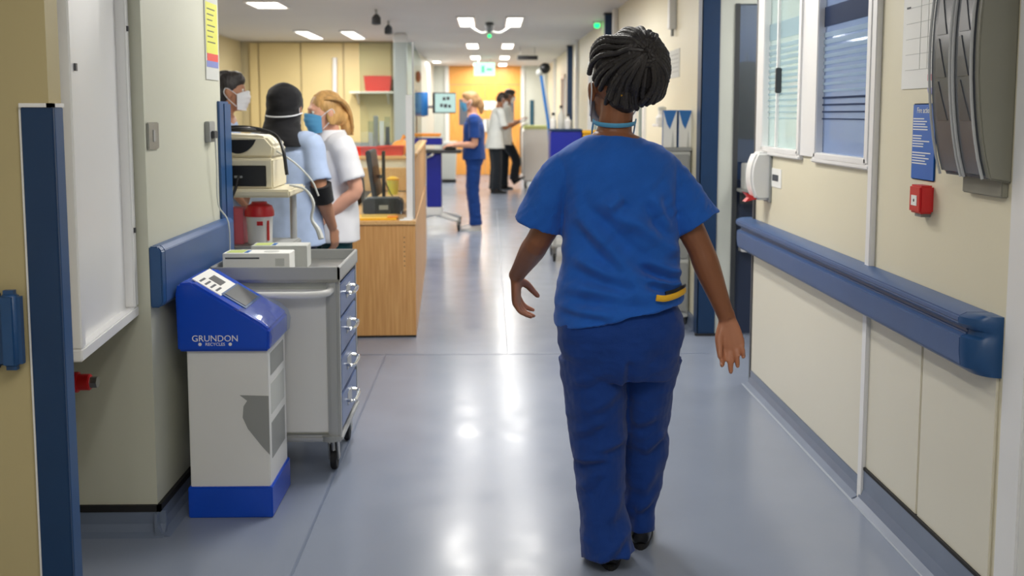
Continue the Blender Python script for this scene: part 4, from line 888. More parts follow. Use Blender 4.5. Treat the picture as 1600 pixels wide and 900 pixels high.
# tall blue pole lamp
pl_ = thing('drip_stand', 'tall curved blue drip stand with a black head', 'stand', (1.02, 18.2, 0))
q0, q1, q2 = atY(846, 118, 18.2), atY(852, 160, 18.2), atY(858, 200, 18.2)
def rel(v): return (v.x - 1.02, v.y - 18.2, v.z)
MB().tube([rel(q0), rel(q1), rel(q2), (0, 0, 0.6), (0, 0, 0.08)], 0.03, seg=10).build('pole', M_SKYB, pl_, 0, True)
MB().tube([(rel(q0)[0] + 0.035, -0.02, rel(q0)[2]), (rel(q1)[0] + 0.04, -0.02, rel(q1)[2]), (rel(q2)[0] + 0.04, -0.02, rel(q2)[2])], 0.02, seg=8).build('sleeve', M_PAPERG, pl_, 0, True)
MB().ell((rel(q0)[0] + 0.06, 0, rel(q0)[2] + 0.12), (0.09, 0.08, 0.09)).build('head', M_BLACK, pl_, 0, True)
MB().ell((rel(q0)[0] - 0.03, 0, rel(q0)[2] + 0.05), (0.06, 0.05, 0.06)).build('collar', M_PAPERG, pl_, 0, True)
for k in range(5):
    q = 2 * math.pi * k / 5; MB().tube([(0, 0, 0.09), (0.25 * math.cos(q), 0.25 * math.sin(q), 0.045)], 0.018, sub=1).build('base_leg', M_GREY, pl_)
MB().lathe([(0.25, 0), (0.25, 0.03), (0.2, 0.03), (0.04, 0.06)]).build('base_disc', M_GREY, pl_)
# glove boxes standing on a narrow cabinet by the right wall
nc = thing('narrow_cabinet', 'narrow grey cabinet against the right wall under the glove boxes', 'cabinet', (1.235, 7.3, 0))
B(-0.11, 0.09, -0.14, 0.22, 0.06, 1.17).build('carcass', M_PAPERG, nc, 0.006); B(-0.115, 0.095, -0.145, 0.225, 1.17, 1.195).build('top', M_GREY, nc, 0.004)
for k in range(3):
    d = B(-0.1, 0.08, -0.155, -0.14, 0.1 + k * 0.36, 0.43 + k * 0.36).build('drawer', M_GREY, nc, 0.004); B(-0.04, 0.02, -0.175, -0.155, 0.3 + k * 0.36, 0.32 + k * 0.36).build('handle', M_STEEL, d)
B(-0.1, 0.08, -0.12, 0.2, 0, 0.06).build('plinth', M_DGREY, nc)
for i, (p, lb_) in enumerate(((1046, 'blue and white glove box nearest the braided head'), (1068, 'blue and white glove box nearest the navy guard'))):
    c = atY(p, 200, 7.26); o = thing('glove_box', lb_, 'carton', (c.x, 7.26, 1.195), R(-6 + 10 * i), 'upright glove boxes')
    B(-0.045, 0.045, -0.05, 0.05, 0, 0.245).build('carton_body', M_PAPER, o, 0.003)
    MB().prism([(-0.045, 0.245), (0.0435, 0.245), (-0.0, 0.12), (-0.02, 0.155)], 'y', -0.0515, -0.05).build('blue_print', M_SKYB, o)
    B(-0.046, -0.045, -0.05, 0.05, 0.0, 0.245).build('blue_side', M_SKYB, o)
    MB().prism([(0.01, 0.0), (0.03, 0.0), (0.02, 0.12)], 'y', -0.0512, -0.05).build('grey_print', M_PAPERG, o)
wbt = thing('white_jug', 'white capped container above the glove boxes on the wall shelf', 'bottle', (1.28, 8.1, 1.34))
MB().lathe([(0.035, 0.0), (0.045, 0.01), (0.045, 0.05), (0.028, 0.07), (0.028, 0.10), (0.02, 0.105)]).build('jug_body', M_WPLAS, wbt, 0, True)
MB().lathe([(0.03, 0.1), (0.03, 0.125), (0.01, 0.13)]).build('cap', M_PAPERG, wbt, 0, True)
wsf = thing('wall_ledge', 'thin white wall ledge behind the glove boxes', 'shelf', (1.29, 8.1, 1.32))
B(-0.06, 0.045, -0.15, 0.15, 0, 0.02).build('shelf_board', M_WHITE, wsf, 0.003); B(0.03, 0.045, -0.1, 0.1, -0.06, 0).build('bracket', M_WHITE, wsf)
a, b = atX(1040, 85, RXF), atX(1062, 120, RXF)
ps2 = thing('poster', 'faint printed notice on the wall behind the braided head', 'poster', (RXF, b.y, b.z))
B(RXF - 0.003, RXF, b.y, a.y, b.z, b.z + 0.2).build('sheet', M_PAPERG, ps2, world=True)
for k in range(5): B(RXF - 0.004, RXF - 0.003, b.y + 0.05, a.y - 0.05, b.z + 0.04 + k * 0.03, b.z + 0.046 + k * 0.03).build('print_line', M_GREY, ps2, world=True)
pb = thing('pull_box', 'small white ceiling height box high on the right wall', 'junction box', (RXF, 7.9, 2.02))
MB().box(-0.05, 0, -0.05, 0.05, 0, 0.3).build('box_body', M_WPLAS, pb, 0.006); MB().cyl((-0.02, 0.0, -0.05), (-0.02, 0, 0.0), 0.012).build('cable_gland', M_GREY, pb)

# ================================================================== people
def fuse(parts, name, m, parent, vox=0.006, it=3, disp=None, fac=0.5):
    mb = MB()
    for g in parts: mb.add(g)
    me = bpy.data.meshes.new(name); me.from_pydata(mb.v, [], mb.f)
    bm = bmesh.new(); bm.from_mesh(me); bmesh.ops.recalc_face_normals(bm, faces=bm.faces); bm.to_mesh(me); bm.free()
    o = bpy.data.objects.new(name + '_tmp', me); COL.objects.link(o)
    md = o.modifiers.new('r', 'REMESH'); md.mode = 'VOXEL'; md.voxel_size = vox; md.adaptivity = 0
    dg = bpy.context.evaluated_depsgraph_get()
    me2 = bpy.data.meshes.new_from_object(o.evaluated_get(dg))
    bpy.data.objects.remove(o)
    n = len(me2.vertices); co = np.empty(n * 3); me2.vertices.foreach_get('co', co); co = co.reshape(-1, 3)
    ed = np.empty(len(me2.edges) * 2, int); me2.edges.foreach_get('vertices', ed); ed = ed.reshape(-1, 2)
    deg = np.bincount(ed.ravel(), minlength=n).astype(float)[:, None] + 1e-9
    def lap(c):
        s = np.zeros_like(c)
        for k in range(3):
            s[:, k] = np.bincount(ed[:, 0], weights=c[ed[:, 1], k], minlength=n) + np.bincount(ed[:, 1], weights=c[ed[:, 0], k], minlength=n)
        return s / deg - c
    for i in range(it):
        co = co + fac * lap(co); co = co - fac * 0.9 * 0.55 * lap(co) if i % 2 else co
    if disp is not None:
        me2.vertices.foreach_set('co', co.ravel()); me2.update()
        nr_ = np.empty(n * 3); me2.vertices.foreach_get('normal', nr_); nr_ = nr_.reshape(-1, 3)
        co = co + nr_ * disp(co, nr_)[:, None]
    me2.vertices.foreach_set('co', co.ravel()); me2.update(); me2.shade_smooth(); me2.name = name; me2.materials.clear()
    return link(name, me2, m, parent)
def wr(amp, sx, sy, sz, seed=0.0, fine=0.35):
    def f(co, n):
        q = co * np.array([sx, sy, sz]) + seed
        return np.array([amp * (noise.noise(Vector(p)) + fine * noise.noise(Vector(p * 2.3))) for p in q])
    return f
def seg_folds(co, n, folds, side=-1):
    """explicit cloth folds: (x0,z0,x1,z1,width,amp) on the back (side -1) or the front"""
    d = np.zeros(len(co)); mask = np.clip(n[:, 1] * side * 2.0 + 0.3, 0, 1)
    for x0, z0, x1, z1, w, a in folds:
        ux, uz = x1 - x0, z1 - z0; L2 = ux * ux + uz * uz
        px, pz = co[:, 0] - x0, co[:, 2] - z0
        t = (px * ux + pz * uz) / L2; s = (px * uz - pz * ux) / math.sqrt(L2)
        tp = np.clip(t, 0, 1); e = (t - tp) * math.sqrt(L2)
        fall = np.exp(-(e / 0.03) ** 2) * np.clip(np.sin(np.pi * np.clip(tp * 0.9 + 0.05, 0, 1)) * 1.5, 0, 1)
        d += a * fall * (np.exp(-(s / w) ** 2) - 0.8 * np.exp(-((s - 1.7 * w) / w) ** 2))
    return d * mask
def V3(*a): return np.array(a, float)
def unit(v): v = np.asarray(v, float); return v / (np.linalg.norm(v) + 1e-12)
def hand_geo(w, d, n, side, curl=0.35, sc=1.0, spread=0.10, curls=None, thumb=(0.55, 0.75, 0.25)):
    """w wrist, d finger direction, n palm normal, side +1/-1 puts the thumb on +/- cross(d,n)"""
    d = unit(d); n = unit(np.asarray(n, float) - d * np.dot(n, d)); l = np.cross(d, n) * side
    G = [tube_geo([w - d * 0.02 * sc, w, w + d * 0.035 * sc, w + d * 0.075 * sc, w + d * 0.092 * sc], np.array([[0.026, 0.019], [0.027, 0.018], [0.036, 0.0155], [0.041, 0.0135], [0.036, 0.011]]) * sc, ref=l, seg=14, sub=3)]
    for k, (off, L, r) in enumerate(((0.030, 0.074, 0.0088), (0.0105, 0.083, 0.0090), (-0.0095, 0.077, 0.0086), (-0.0285, 0.060, 0.0076))):
        c = (curls[k] if curls else curl); a = spread * (1.2, 0.35, -0.45, -1.3)[k]
        p = w + (d * (0.086 - 0.004 * abs(k - 1)) + l * off) * sc
        pts = [p - d * 0.02 * sc]; dirv = unit(d + l * math.tan(a)); pts.append(p); ang = 0.0
        for j, f in enumerate((0.46, 0.30, 0.24)):
            ang += c * (1.0, 1.15, 0.8)[j]
            p = p + (dirv * math.cos(ang) + n * math.sin(ang)) * L * f * sc; pts.append(p)
        G.append(tube_geo(pts, np.array([r * 1.05, r * 1.08, r, r * 0.96, r * 0.78]) * sc, ref=l, seg=10, sub=3)); G.append(ell_geo(pts[-1], np.array([r, r, r]) * 0.8 * sc, None, 8, 6))
    t = unit(d * thumb[0] + l * thumb[1] + n * thumb[2]); t2 = unit(d * (thumb[0] + 0.5) + l * thumb[1] * 0.35 + n * (thumb[2] + 0.1))
    p = w + (d * 0.022 + l * 0.018) * sc
    pts = [p, p + t * 0.036 * sc, p + t * 0.036 * sc + t2 * 0.030 * sc, p + t * 0.036 * sc + t2 * 0.056 * sc]
    G.append(tube_geo(pts, np.array([0.0165, 0.0135, 0.0108, 0.0085]) * sc, ref=n, seg=10, sub=3)); G.append(ell_geo(pts[-1], np.array([1, 1, 1]) * 0.0085 * sc, None, 8, 6))
    return G
def head_matrix(c, yaw, pitch, roll=0.0):
    return Matrix.Translation(Vector(c)) @ Matrix.Rotation(yaw, 4, 'Z') @ Matrix.Rotation(pitch, 4, 'X') @ Matrix.Rotation(roll, 4, 'Y')
def hx(M, p): return np.array(M @ Vector(p))
def head_geo(M, s=1.0):
    r3 = M.to_3x3(); G = []
    def E(c, r): G.append(ell_geo(hx(M, [q * s for q in c]), [q * s for q in r], r3, 22, 14))
    E((0, -0.014, 0.03), (0.075, 0.096, 0.086)); E((0, 0.022, 0.0), (0.068, 0.068, 0.085)); E((0, 0.03, -0.05), (0.056, 0.06, 0.062))
    E((0, 0.066, -0.092), (0.026, 0.022, 0.02)); E((0, 0.078, 0.032), (0.046, 0.014, 0.012)); E((0, 0.082, -0.060), (0.024, 0.012, 0.007)); E((0, 0.08, -0.072), (0.02, 0.012, 0.007))
    for sx in (-1, 1):
        E((sx * 0.040, 0.064, -0.018), (0.022, 0.022, 0.02)); E((sx * 0.079, -0.004, -0.012), (0.011, 0.018, 0.031)); E((sx * 0.087, -0.013, 0.0), (0.007, 0.016, 0.022)); E((sx * 0.011, 0.096, -0.032), (0.009, 0.01, 0.008))
    G.append(tube_geo([hx(M, (0, 0.084 * s, 0.02 * s)), hx(M, (0, 0.096 * s, -0.005 * s)), hx(M, (0, 0.108 * s, -0.03 * s))], np.array([0.007, 0.009, 0.012]) * s, seg=10)); E((0, 0.106, -0.03), (0.012, 0.011, 0.010))
    return G
M_EYEW = mat('eye_white', (226, 222, 214), 0.2); M_EYED = mat('eye_iris', (48, 34, 26), 0.15)
M_MASKB = mat('mask_blue', (96, 168, 214), 0.75, var=0.05); M_MASKW = mat('mask_white', (226, 228, 232), 0.75, var=0.03)
def add_face_bits(parent, M, s, mm):
    for sx in (-1, 1):
        e = MB().ell(hx(M, (sx * 0.031 * s, 0.0735 * s, 0.010 * s)), (0.0125 * s,) * 3, None, 12, 8).build('eye', M_EYEW, parent, 0, True)
        MB().ell(hx(M, (sx * 0.031 * s, 0.0835 * s, 0.010 * s)), (0.0058 * s, 0.004 * s, 0.0058 * s), M.to_3x3(), 10, 6).build('iris', M_EYED, e, 0, True)
    # pleated mask over nose, mouth and chin
    nu, nv = 18, 14; Vv = []; Fc = []
    for lay in (0, 1):
        for i in range(nv + 1):
            v = i / nv; z = -0.012 - 0.092 * v + (0.0)
            for j in range(nu + 1):
                a = (j / nu * 2 - 1) * R(72); bul = 1 - abs(j / nu * 2 - 1) ** 2
                zz = z + 0.022 * bul * (1 - v) - 0.006 * bul * v
                y = 0.020 + (0.078 + 0.024 * math.sin(math.pi * min(1, v * 0.9 + 0.22)) * bul) * math.cos(a) + 0.0025 * math.sin(v * math.pi * 8) * bul
                x = 0.079 * math.sin(a) * (1 - 0.12 * v)
                k = 1.0 - 0.03 * lay; Vv.append(hx(M, (x * s * k, (0.02 + (y - 0.02) * k) * s, zz * s)))
    N = (nu + 1) * (nv + 1)
    for i in range(nv):
        for j in range(nu):
            q = i * (nu + 1) + j; Fc.append((q, q + 1, q + nu + 2, q + nu + 1)); Fc.append((q + N, q + N + nu + 1, q + N + nu + 2, q + N + 1))
    k = MB().add((Vv, Fc)).build('face_mask', mm, parent, 0, True)
    for sx in (-1, 1):
        MB().tube([hx(M, (sx * 0.073 * s, 0.046 * s, -0.018 * s)), hx(M, (sx * 0.081 * s, 0.015 * s, 0.006 * s)), hx(M, (sx * 0.086 * s, -0.018 * s, 0.022 * s)), hx(M, (sx * 0.087 * s, -0.03 * s, -0.005 * s)), hx(M, (sx * 0.082 * s, -0.008 * s, -0.04 * s)), hx(M, (sx * 0.070 * s, 0.04 * s, -0.085 * s))], 0.0022 * s, seg=6).build('ear_loop', M_MASKW, k, 0, True)
def shoe(parent, ank, yaw, m, pitch=0.0, s=1.0):
    M = Matrix.Translation(Vector(ank)) @ Matrix.Rotation(yaw, 4, 'Z') @ Matrix.Rotation(pitch, 4, 'X')
    def q(*p): return hx(M, [a * s for a in p])
    # ankle joint sits 0.085 above the sole
    up = tube_geo([q(0, -0.062, -0.045), q(0, -0.03, -0.04), q(0, 0.04, -0.046), q(0, 0.11, -0.056), q(0, 0.165, -0.062), q(0, 0.188, -0.066)], np.array([[0.026, 0.03], [0.036, 0.040], [0.042, 0.034], [0.048, 0.024], [0.040, 0.018], [0.018, 0.01]]) * s, ref=M.to_3x3() @ Vector((1, 0, 0)), seg=14)
    col = tube_geo([q(0, -0.022, -0.06), q(0, -0.018, -0.01), q(0, -0.014, 0.012)], np.array([[0.034, 0.045], [0.036, 0.046], [0.036, 0.044]]) * s, ref=M.to_3x3() @ Vector((1, 0, 0)), seg=14)
    o = fuse([up, col], 'shoe', m, parent, 0.006, 2)
    n = 18; pts = []
    for k in range(n):
        a = 2 * math.pi * k / n; y = 0.062 + 0.132 * math.sin(a); w = 0.046 if y > 0.06 else 0.038
        pts.append((w * math.cos(a), y))
    Vv = [q(x, y, z) for z in (-0.085, -0.066) for x, y in pts]
    MB().add((Vv, [tuple(range(n - 1, -1, -1)), tuple(range(n, 2 * n))] + [(i, (i + 1) % n, (i + 1) % n + n, i + n) for i in range(n)])).build('sole', M_RUBB if m is not M_SHOEW else M_PAPER, o, 0.003)
    return o
M_SHOEB = mat('black_leather', (20, 20, 22), 0.25, var=0.1); M_SHOEW = mat('pale_shoe', (226, 218, 214), 0.5)
def skin(name, rgb): return mat(name, rgb, 0.45, var=0.08, vscale=9, bump=0.05, bscale=120, spec=0.4)
SK_D = skin('deep_brown_skin', (136, 86, 58)); SK_M = skin('brown_skin', (150, 100, 72)); SK_L = skin('fair_skin', (222, 166, 140)); SK_O = skin('olive_skin', (176, 126, 98))
def cloth(name, rgb, var=0.07): return mat(name, rgb, 0.8, var=var, vscale=14, bump=0.25, bscale=420, sheen=0.15, spec=0.25)
C_SCRUB = cloth('royal_blue_scrubs', (28, 92, 184)); C_SCRUBT = cloth('deep_blue_scrub_trousers', (14, 56, 130)); C_SCRUB2 = cloth('navy_scrubs', (18, 60, 132))
C_LBLUE = cloth('pale_blue_tunic', (172, 190, 222)); C_WTUN = cloth('white_tunic', (236, 236, 240), 0.02); C_COAT = cloth('white_coat', (212, 214, 212), 0.03); C_DARK = cloth('dark_trousers', (24, 30, 38)); C_TEAL = cloth('dark_teal_trousers', (16, 60, 66)); C_NAVYT = cloth('navy_trousers', (30, 40, 66)); C_BLK = cloth('black_scarf', (20, 20, 24))
H_BLK = mat('black_hair', (42, 38, 38), 0.52, var=0.25, vscale=30, bump=0.4, bscale=60, stretch=(1, 1, 0.2)); H_BLD = mat('blond_hair', (206, 160, 98), 0.5, var=0.28, vscale=26, bump=0.5, bscale=60, stretch=(1, 1, 0.2)); H_ASH = mat('ash_blond_hair', (168, 130, 88), 0.5, var=0.28, vscale=26, bump=0.5, bscale=60, stretch=(1, 1, 0.2)); H_BRN = mat('dark_brown_hair', (44, 32, 28), 0.5, var=0.25, vscale=26, bump=0.4, bscale=60)

def paint_palms(o, palms):
    # paler skin on the palms and finger pads, a real colour difference of the skin
    me = o.data; n = len(me.vertices); at = me.attributes.new('palm', 'FLOAT', 'POINT'); val = np.zeros(n)
    co = np.empty(n * 3); me.vertices.foreach_get('co', co); co = co.reshape(-1, 3); nr = np.empty(n * 3); me.vertices.foreach_get('normal', nr); nr = nr.reshape(-1, 3)
    for w, d, nn in palms:
        t = (co - w) @ unit(d); near = (t > -0.005) & (t < 0.22) & (np.linalg.norm(co - w - np.outer(t, unit(d)), axis=1) < 0.09)
        val = np.maximum(val, near * np.clip((nr @ unit(nn)) * 1.8 + 0.1, 0, 1) * np.clip((t + 0.005) / 0.02, 0, 1))
    at.data.foreach_set('value', val)
    nt = SK_D.node_tree; b = nt.nodes['Principled BSDF']
    a = nt.nodes.new('ShaderNodeAttribute'); a.attribute_name = 'palm'; mx = nt.nodes.new('ShaderNodeMix'); mx.data_type = 'RGBA'
    src = b.inputs['Base Color'].links[0].from_socket
    nt.links.new(a.outputs['Fac'], mx.inputs['Factor']); nt.links.new(src, mx.inputs['A']); mx.inputs['B'].default_value = lin((184, 124, 94)) + (1,)
    nt.links.new(mx.outputs['Result'], b.inputs['Base Color'])
def person(label, loc, rz, sp):
    """sp: joints in metres, person faces local +Y"""
    P = thing('person', label, 'person', loc, rz)
    g = sp.get; s = g('head_s', 1.0); vox = g('vox', 0.006)
    HM = head_matrix(sp['head'], g('yaw', 0), g('hpitch', 0), g('hroll', 0))
    pel, che, nek = V3(*sp['pelvis']), V3(*sp['chest']), V3(*sp['neck'])
    wb_, cb_ = g('hipw', 0.165), g('chestw', 0.165); G = []
    G.append(tube_geo([pel - (0, 0, 0.10), pel, (pel * 0.55 + che * 0.45), che, nek - (0, 0, 0.035), nek], [[wb_ * 0.7, 0.09], [wb_, 0.115], [wb_ * 0.80, 0.098], [cb_, 0.108], [cb_ * 0.62, 0.075], [0.055, 0.055]], ref=(1, 0, 0), seg=22))
    hc = hx(HM, (0, -0.022 * s, -0.05 * s)); G.append(tube_geo([nek - (0, 0, 0.04), nek, hc, hx(HM, (0, -0.015, 0))], [0.066 * s, 0.055 * s, 0.052 * s, 0.05 * s], seg=16)); G += head_geo(HM, s)
    arm_r = g('arm_r', 1.0)
    for sd in ('L', 'R'):
        sh, el, wr_ = (V3(*sp[k + sd]) for k in ('shoulder', 'elbow', 'wrist'))
        G.append(tube_geo([sh * 0.6 + (che + (0, 0, 0.08)) * 0.4, sh, sh * 0.5 + el * 0.5, el, el * 0.72 + wr_ * 0.28, wr_ * 0.75 + el * 0.25, wr_], np.array([0.055, 0.056, 0.048, 0.040, 0.041, 0.030, 0.026]) * arm_r, seg=14))
        h = sp['hand' + sd]; G += hand_geo(wr_, h[0], h[1], (-1 if sd == 'L' else 1) * g('thumb' + sd, 1), sc=g('hand_s', 0.95), **(h[2] if len(h) > 2 else {}))
        hp_, kn, an = (V3(*sp[k + sd]) for k in ('hip', 'knee', 'ankle'))
        G.append(tube_geo([hp_ + (0, 0, 0.06), hp_, hp_ * 0.5 + kn * 0.5, kn, kn * 0.7 + an * 0.3, an], [0.075, 0.085, 0.072, 0.052, 0.050, 0.034], seg=16))
        G.append(tube_geo([an + (0, 0, 0.02), an - (0, 0, 0.03)], [0.034, 0.036], seg=10, sub=1))
    body = fuse(G, 'body', sp['skin'], P, vox, 3)
    if 'palms' in sp: paint_palms(body, sp['palms'])
    # trousers
    T = []
    if 'trouser_geo' in sp: T = sp['trouser_geo']
    else:
        T.append(ring_geo([(pel[2] - 0.13, pel[0], pel[1], wb_ * 0.75, 0.10), (pel[2] - 0.04, pel[0], pel[1], wb_ + 0.012, 0.122), (pel[2] + 0.02, pel[0], pel[1], wb_ + 0.004, 0.116), (pel[2] + 0.07, pel[0], pel[1], wb_ - 0.02, 0.10)]))
        for sd in ('L', 'R'):
            hp_, kn, an = (V3(*sp[k + sd]) for k in ('hip', 'knee', 'ankle'))
            T.append(tube_geo([hp_ + (0, 0, 0.05), hp_ - (0, 0, 0.03), hp_ * 0.5 + kn * 0.5, kn, kn * 0.5 + an * 0.5, an - (an - kn) * 0.0 - (0, 0, g('hem_drop', 0.02))], np.array([0.09, 0.098, 0.090, 0.078, 0.078, 0.082]) * g('leg_r', 1.0), seg=20, hem=0.05))
    fuse(T, 'trousers', sp['trouser_mat'], P, vox, 4, sp.get('trouser_disp', wr(0.007, 7, 7, 22, 3.1)))
    # tunic
    U = []
    if 'tunic_geo' in sp: U = sp['tunic_geo']
    else:
        hem = g('hem', pel[2] - 0.06); fl_ = g('flare', 0.0)
        U.append(tube_geo([che + (0, 0, 0.02), che + (0, 0, 0.09), nek - (0, 0, 0.028)], [[cb_ + 0.012, 0.118], [cb_ * 0.93, 0.105], [0.082, 0.075]], ref=(1, 0, 0), seg=28))
        ax = lambda z: pel[:2] + (che[:2] - pel[:2]) * (z - pel[2]) / (che[2] - pel[2])
        rr = []
        for z, wx, wy in ((hem, wb_ + 0.035 + fl_, 0.142 + fl_), (hem * 0.6 + pel[2] * 0.4, wb_ + 0.033 + fl_ * 0.7, 0.142 + fl_ * 0.6), (pel[2] + 0.06, wb_ + 0.026, 0.137), (pel[2] * 0.5 + che[2] * 0.5, wb_ + 0.006, 0.13), (che[2] - 0.02, cb_ + 0.02, 0.132), (che[2] + 0.06, cb_ + 0.01, 0.12)):
            c_ = ax(min(max(z, pel[2]), che[2])); rr.append((z, c_[0], c_[1], wx, wy, 0))
        U.append(ring_geo(rr, hem=0.06))
        for sd in ('L', 'R'):
            sh, el, wr_ = (V3(*sp[k + sd]) for k in ('shoulder', 'elbow', 'wrist')); f = g('sleeve', 0.78)
            if f <= 1: pts = [sh * 0.55 + (che + (0, 0, 0.07)) * 0.45, sh, sh * (1 - f * 0.5) + el * f * 0.5, sh * (1 - f) + el * f]; rd = [0.075, 0.072, 0.068, 0.072]
            else: pts = [sh * 0.55 + (che + (0, 0, 0.07)) * 0.45, sh, sh * 0.5 + el * 0.5, el, el * 0.5 + wr_ * 0.5, el * 0.1 + wr_ * 0.9]; rd = [0.075, 0.072, 0.065, 0.06, 0.055, 0.052]
            U.append(tube_geo(pts, rd, seg=20, hem=0.05))
    fuse(U, g('top_name', 'tunic'), sp['tunic_mat'], P, vox, 4, sp.get('tunic_disp', wr(0.008, 9, 9, 6, 1.7)))
    for sd in ('L', 'R'): shoe(P, sp['ankle' + sd], g('foot_yaw' + sd, 0.0), sp['shoe_mat'], g('foot_pitch' + sd, 0.0), g('shoe_s', 1.0))
    add_face_bits(P, HM, s, g('mask_mat', M_MASKB))
    return P, HM
def hair_cap(P, HM, s, m, extra=(), vox=0.006, front=True, amp=0.003):
    r3 = HM.to_3x3(); G = []
    def E(c, r): G.append(ell_geo(hx(HM, [q * s for q in c]), [q * s for q in r], r3, 22, 14))
    E((0, -0.022, 0.042), (0.084, 0.098, 0.088)); E((0, -0.05, 0.0), (0.082, 0.068, 0.085)); 
    if front: E((0, 0.03, 0.085), (0.062, 0.055, 0.042))
    for c, r in extra: E(c, r)
    return fuse(G, 'hair', m, P, vox, 3, wr(amp, 60, 60, 16, 5.0))

# ------------------------------------------------------------------ the nurse walking away
NY0 = 3.42; NX0 = 0.405
def N(px, py, dy=0.0):
    v = atY(px, py, NY0 + dy); return (v.x - NX0, dy, v.z)
def ringN(py, xl, xr, ry, dy=0.0, slope=0.0):
    a, b = N(xl, py, dy), N(xr, py, dy); return (a[2], (a[0] + b[0]) / 2, dy, (b[0] - a[0]) / 2, ry, slope)
tun = [ring_geo([ringN(486, 866, 1067, 0.170, -0.01, 0.22), ringN(464, 866, 1065, 0.164, -0.008, 0.16), ringN(440, 870, 1060, 0.148, -0.004, 0.10), ringN(400, 877, 1058, 0.138, 0, 0.03), ringN(350, 879, 1060, 0.135, 0), ringN(300, 877, 1060, 0.132, 0), ringN(262, 872, 1057, 0.124, 0.0), ringN(243, 872, 1050, 0.112, 0.0), ringN(230, 884, 1034, 0.096, 0.0), ringN(219, 902, 1014, 0.08, 0.003), ringN(212, 916, 1000, 0.072, 0.005)], hem=0.022, seg=48)]
shL, shR = V3(*N(888, 262)), V3(*N(1046, 258))
slL, slR = V3(*N(839, 352, 0.03)), V3(*N(1091, 350, -0.02))
tun.append(tube_geo([V3(*N(940, 247)), V3(*N(900, 258)), V3(*N(872, 279)), V3(*N(854, 315, 0.02)), slL], [0.048, 0.058, 0.065, 0.073, 0.081], seg=24, hem=0.07))
tun.append(tube_geo([V3(*N(985, 246)), V3(*N(1022, 256)), V3(*N(1046, 277)), V3(*N(1068, 313, -0.01)), slR], [0.048, 0.056, 0.061, 0.070, 0.077], seg=24, hem=0.07))
def tun_disp(co, n):
    F_ = []
    def fo(a, b, w, amp): p, q = N(*a), N(*b); F_.append((p[0], p[2], q[0], q[2], w * 1.45, amp * 1.95))
    fo((900, 330), (985, 425), 0.016, 0.010); fo((925, 300), (1050, 415), 0.018, 0.011); fo((975, 330), (1058, 395), 0.014, 0.010); fo((890, 395), (1000, 440), 0.015, 0.010)
    fo((990, 395), (1058, 425), 0.010, 0.011); fo((1000, 425), (1060, 440), 0.008, 0.010); fo((880, 440), (1010, 452), 0.013, 0.009); fo((940, 320), (965, 300), 0.012, 0.008)
    fo((897, 285), (902, 335), 0.010, 0.002); fo((1038, 285), (1046, 335), 0.010, 0.002); fo((870, 470), (950, 478), 0.010, 0.006); fo((1010, 300), (1040, 360), 0.012, 0.007)
    d = seg_folds(co, n, F_)
    rot = co.copy(); rot[:, 0], rot[:, 2] = co[:, 0] * 0.75 + co[:, 2] * 0.66, -co[:, 0] * 0.66 + co[:, 2] * 0.75
    d += wr(0.007, 6, 6, 20, 2.2)(rot, n) + wr(0.0028, 15, 15, 42, 6.1)(rot, n)
    sl = (np.abs(co[:, 0]) > 0.19) & (co[:, 2] > 1.05); d += sl * wr(0.003, 34, 16, 12, 8.0)(co, n)
    return d
# trousers: seat, standing left leg trailing, right leg stepping on
lg = lambda py, xl, xr, dy: (V3(*N((xl + xr) / 2, py, dy)), abs(N(xr, py, dy)[0] - N(xl, py, dy)[0]) / 2)
tro = [ring_geo([ringN(585, 895, 1050, 0.125, -0.02), ringN(560, 880, 1058, 0.145, -0.022), ringN(520, 869, 1067, 0.156, -0.022), ringN(480, 873, 1062, 0.142, -0.012), ringN(458, 894, 1042, 0.105, 0)], seg=44)]
LL = [lg(550, 872, 972, -0.01), lg(600, 879, 980, -0.01), lg(650, 886, 979, -0.01), lg(692, 891, 979, -0.02), lg(725, 897, 978, -0.03), lg(780, 903, 978, -0.06), lg(828, 907, 984, -0.085), lg(866, 907, 994, -0.10)]
RL = [lg(550, 975, 1066, 0.0), lg(600, 968, 1053, 0.02), lg(650, 966, 1046, 0.05), lg(690, 966, 1044, 0.07), lg(750, 968, 1035, 0.07), lg(795, 974, 1025, 0.06), lg(828, 978, 1024, 0.05)]
for Lg, dd in ((LL, 0.012), (RL, 0.012)):
    tro.append(tube_geo([c for c, r in Lg], [[r, r * (1.15 if i < 3 else 1.05) + dd] for i, (c, r) in enumerate(Lg)], ref=(1, 0, 0), seg=26, hem=0.06))
def tro_disp(co, n):
    F_ = []
    def fo(a, b, w, amp): p, q = N(*a), N(*b); F_.append((p[0], p[2], q[0], q[2], w * 1.3, amp * 1.15))
    fo((893, 704), (945, 694), 0.011, 0.012); fo((920, 688), (972, 672), 0.011, 0.009); fo((890, 668), (935, 640), 0.013, 0.008); fo((974, 545), (973, 590), 0.010, -0.010)
    fo((885, 588), (935, 566), 0.014, 0.006); fo((915, 625), (962, 596), 0.014, 0.006); fo((1000, 705), (1040, 668), 0.013, 0.008); fo((985, 655), (1020, 640), 0.013, 0.006)
    fo((918, 850), (975, 800), 0.012, 0.009); fo((962, 860), (984, 780), 0.010, 0.007); fo((992, 800), (1020, 778), 0.010, 0.008); fo((903, 748), (930, 716), 0.012, 0.008); fo((940, 790), (968, 745), 0.014, 0.005); fo((1000, 770), (1025, 730), 0.013, 0.005)
    return seg_folds(co, n, F_) + wr(0.006, 9, 9, 13, 4.4)(co, n) + wr(0.003, 20, 20, 34, 9.4)(co, n)
elL, wrL = V3(*N(842, 375, 0.04)), V3(*N(806, 432, 0.235))
elR, wrR = V3(*N(1092, 384, -0.03)), V3(*N(1136, 498, -0.06))
HD = N(962, 139, 0.015)
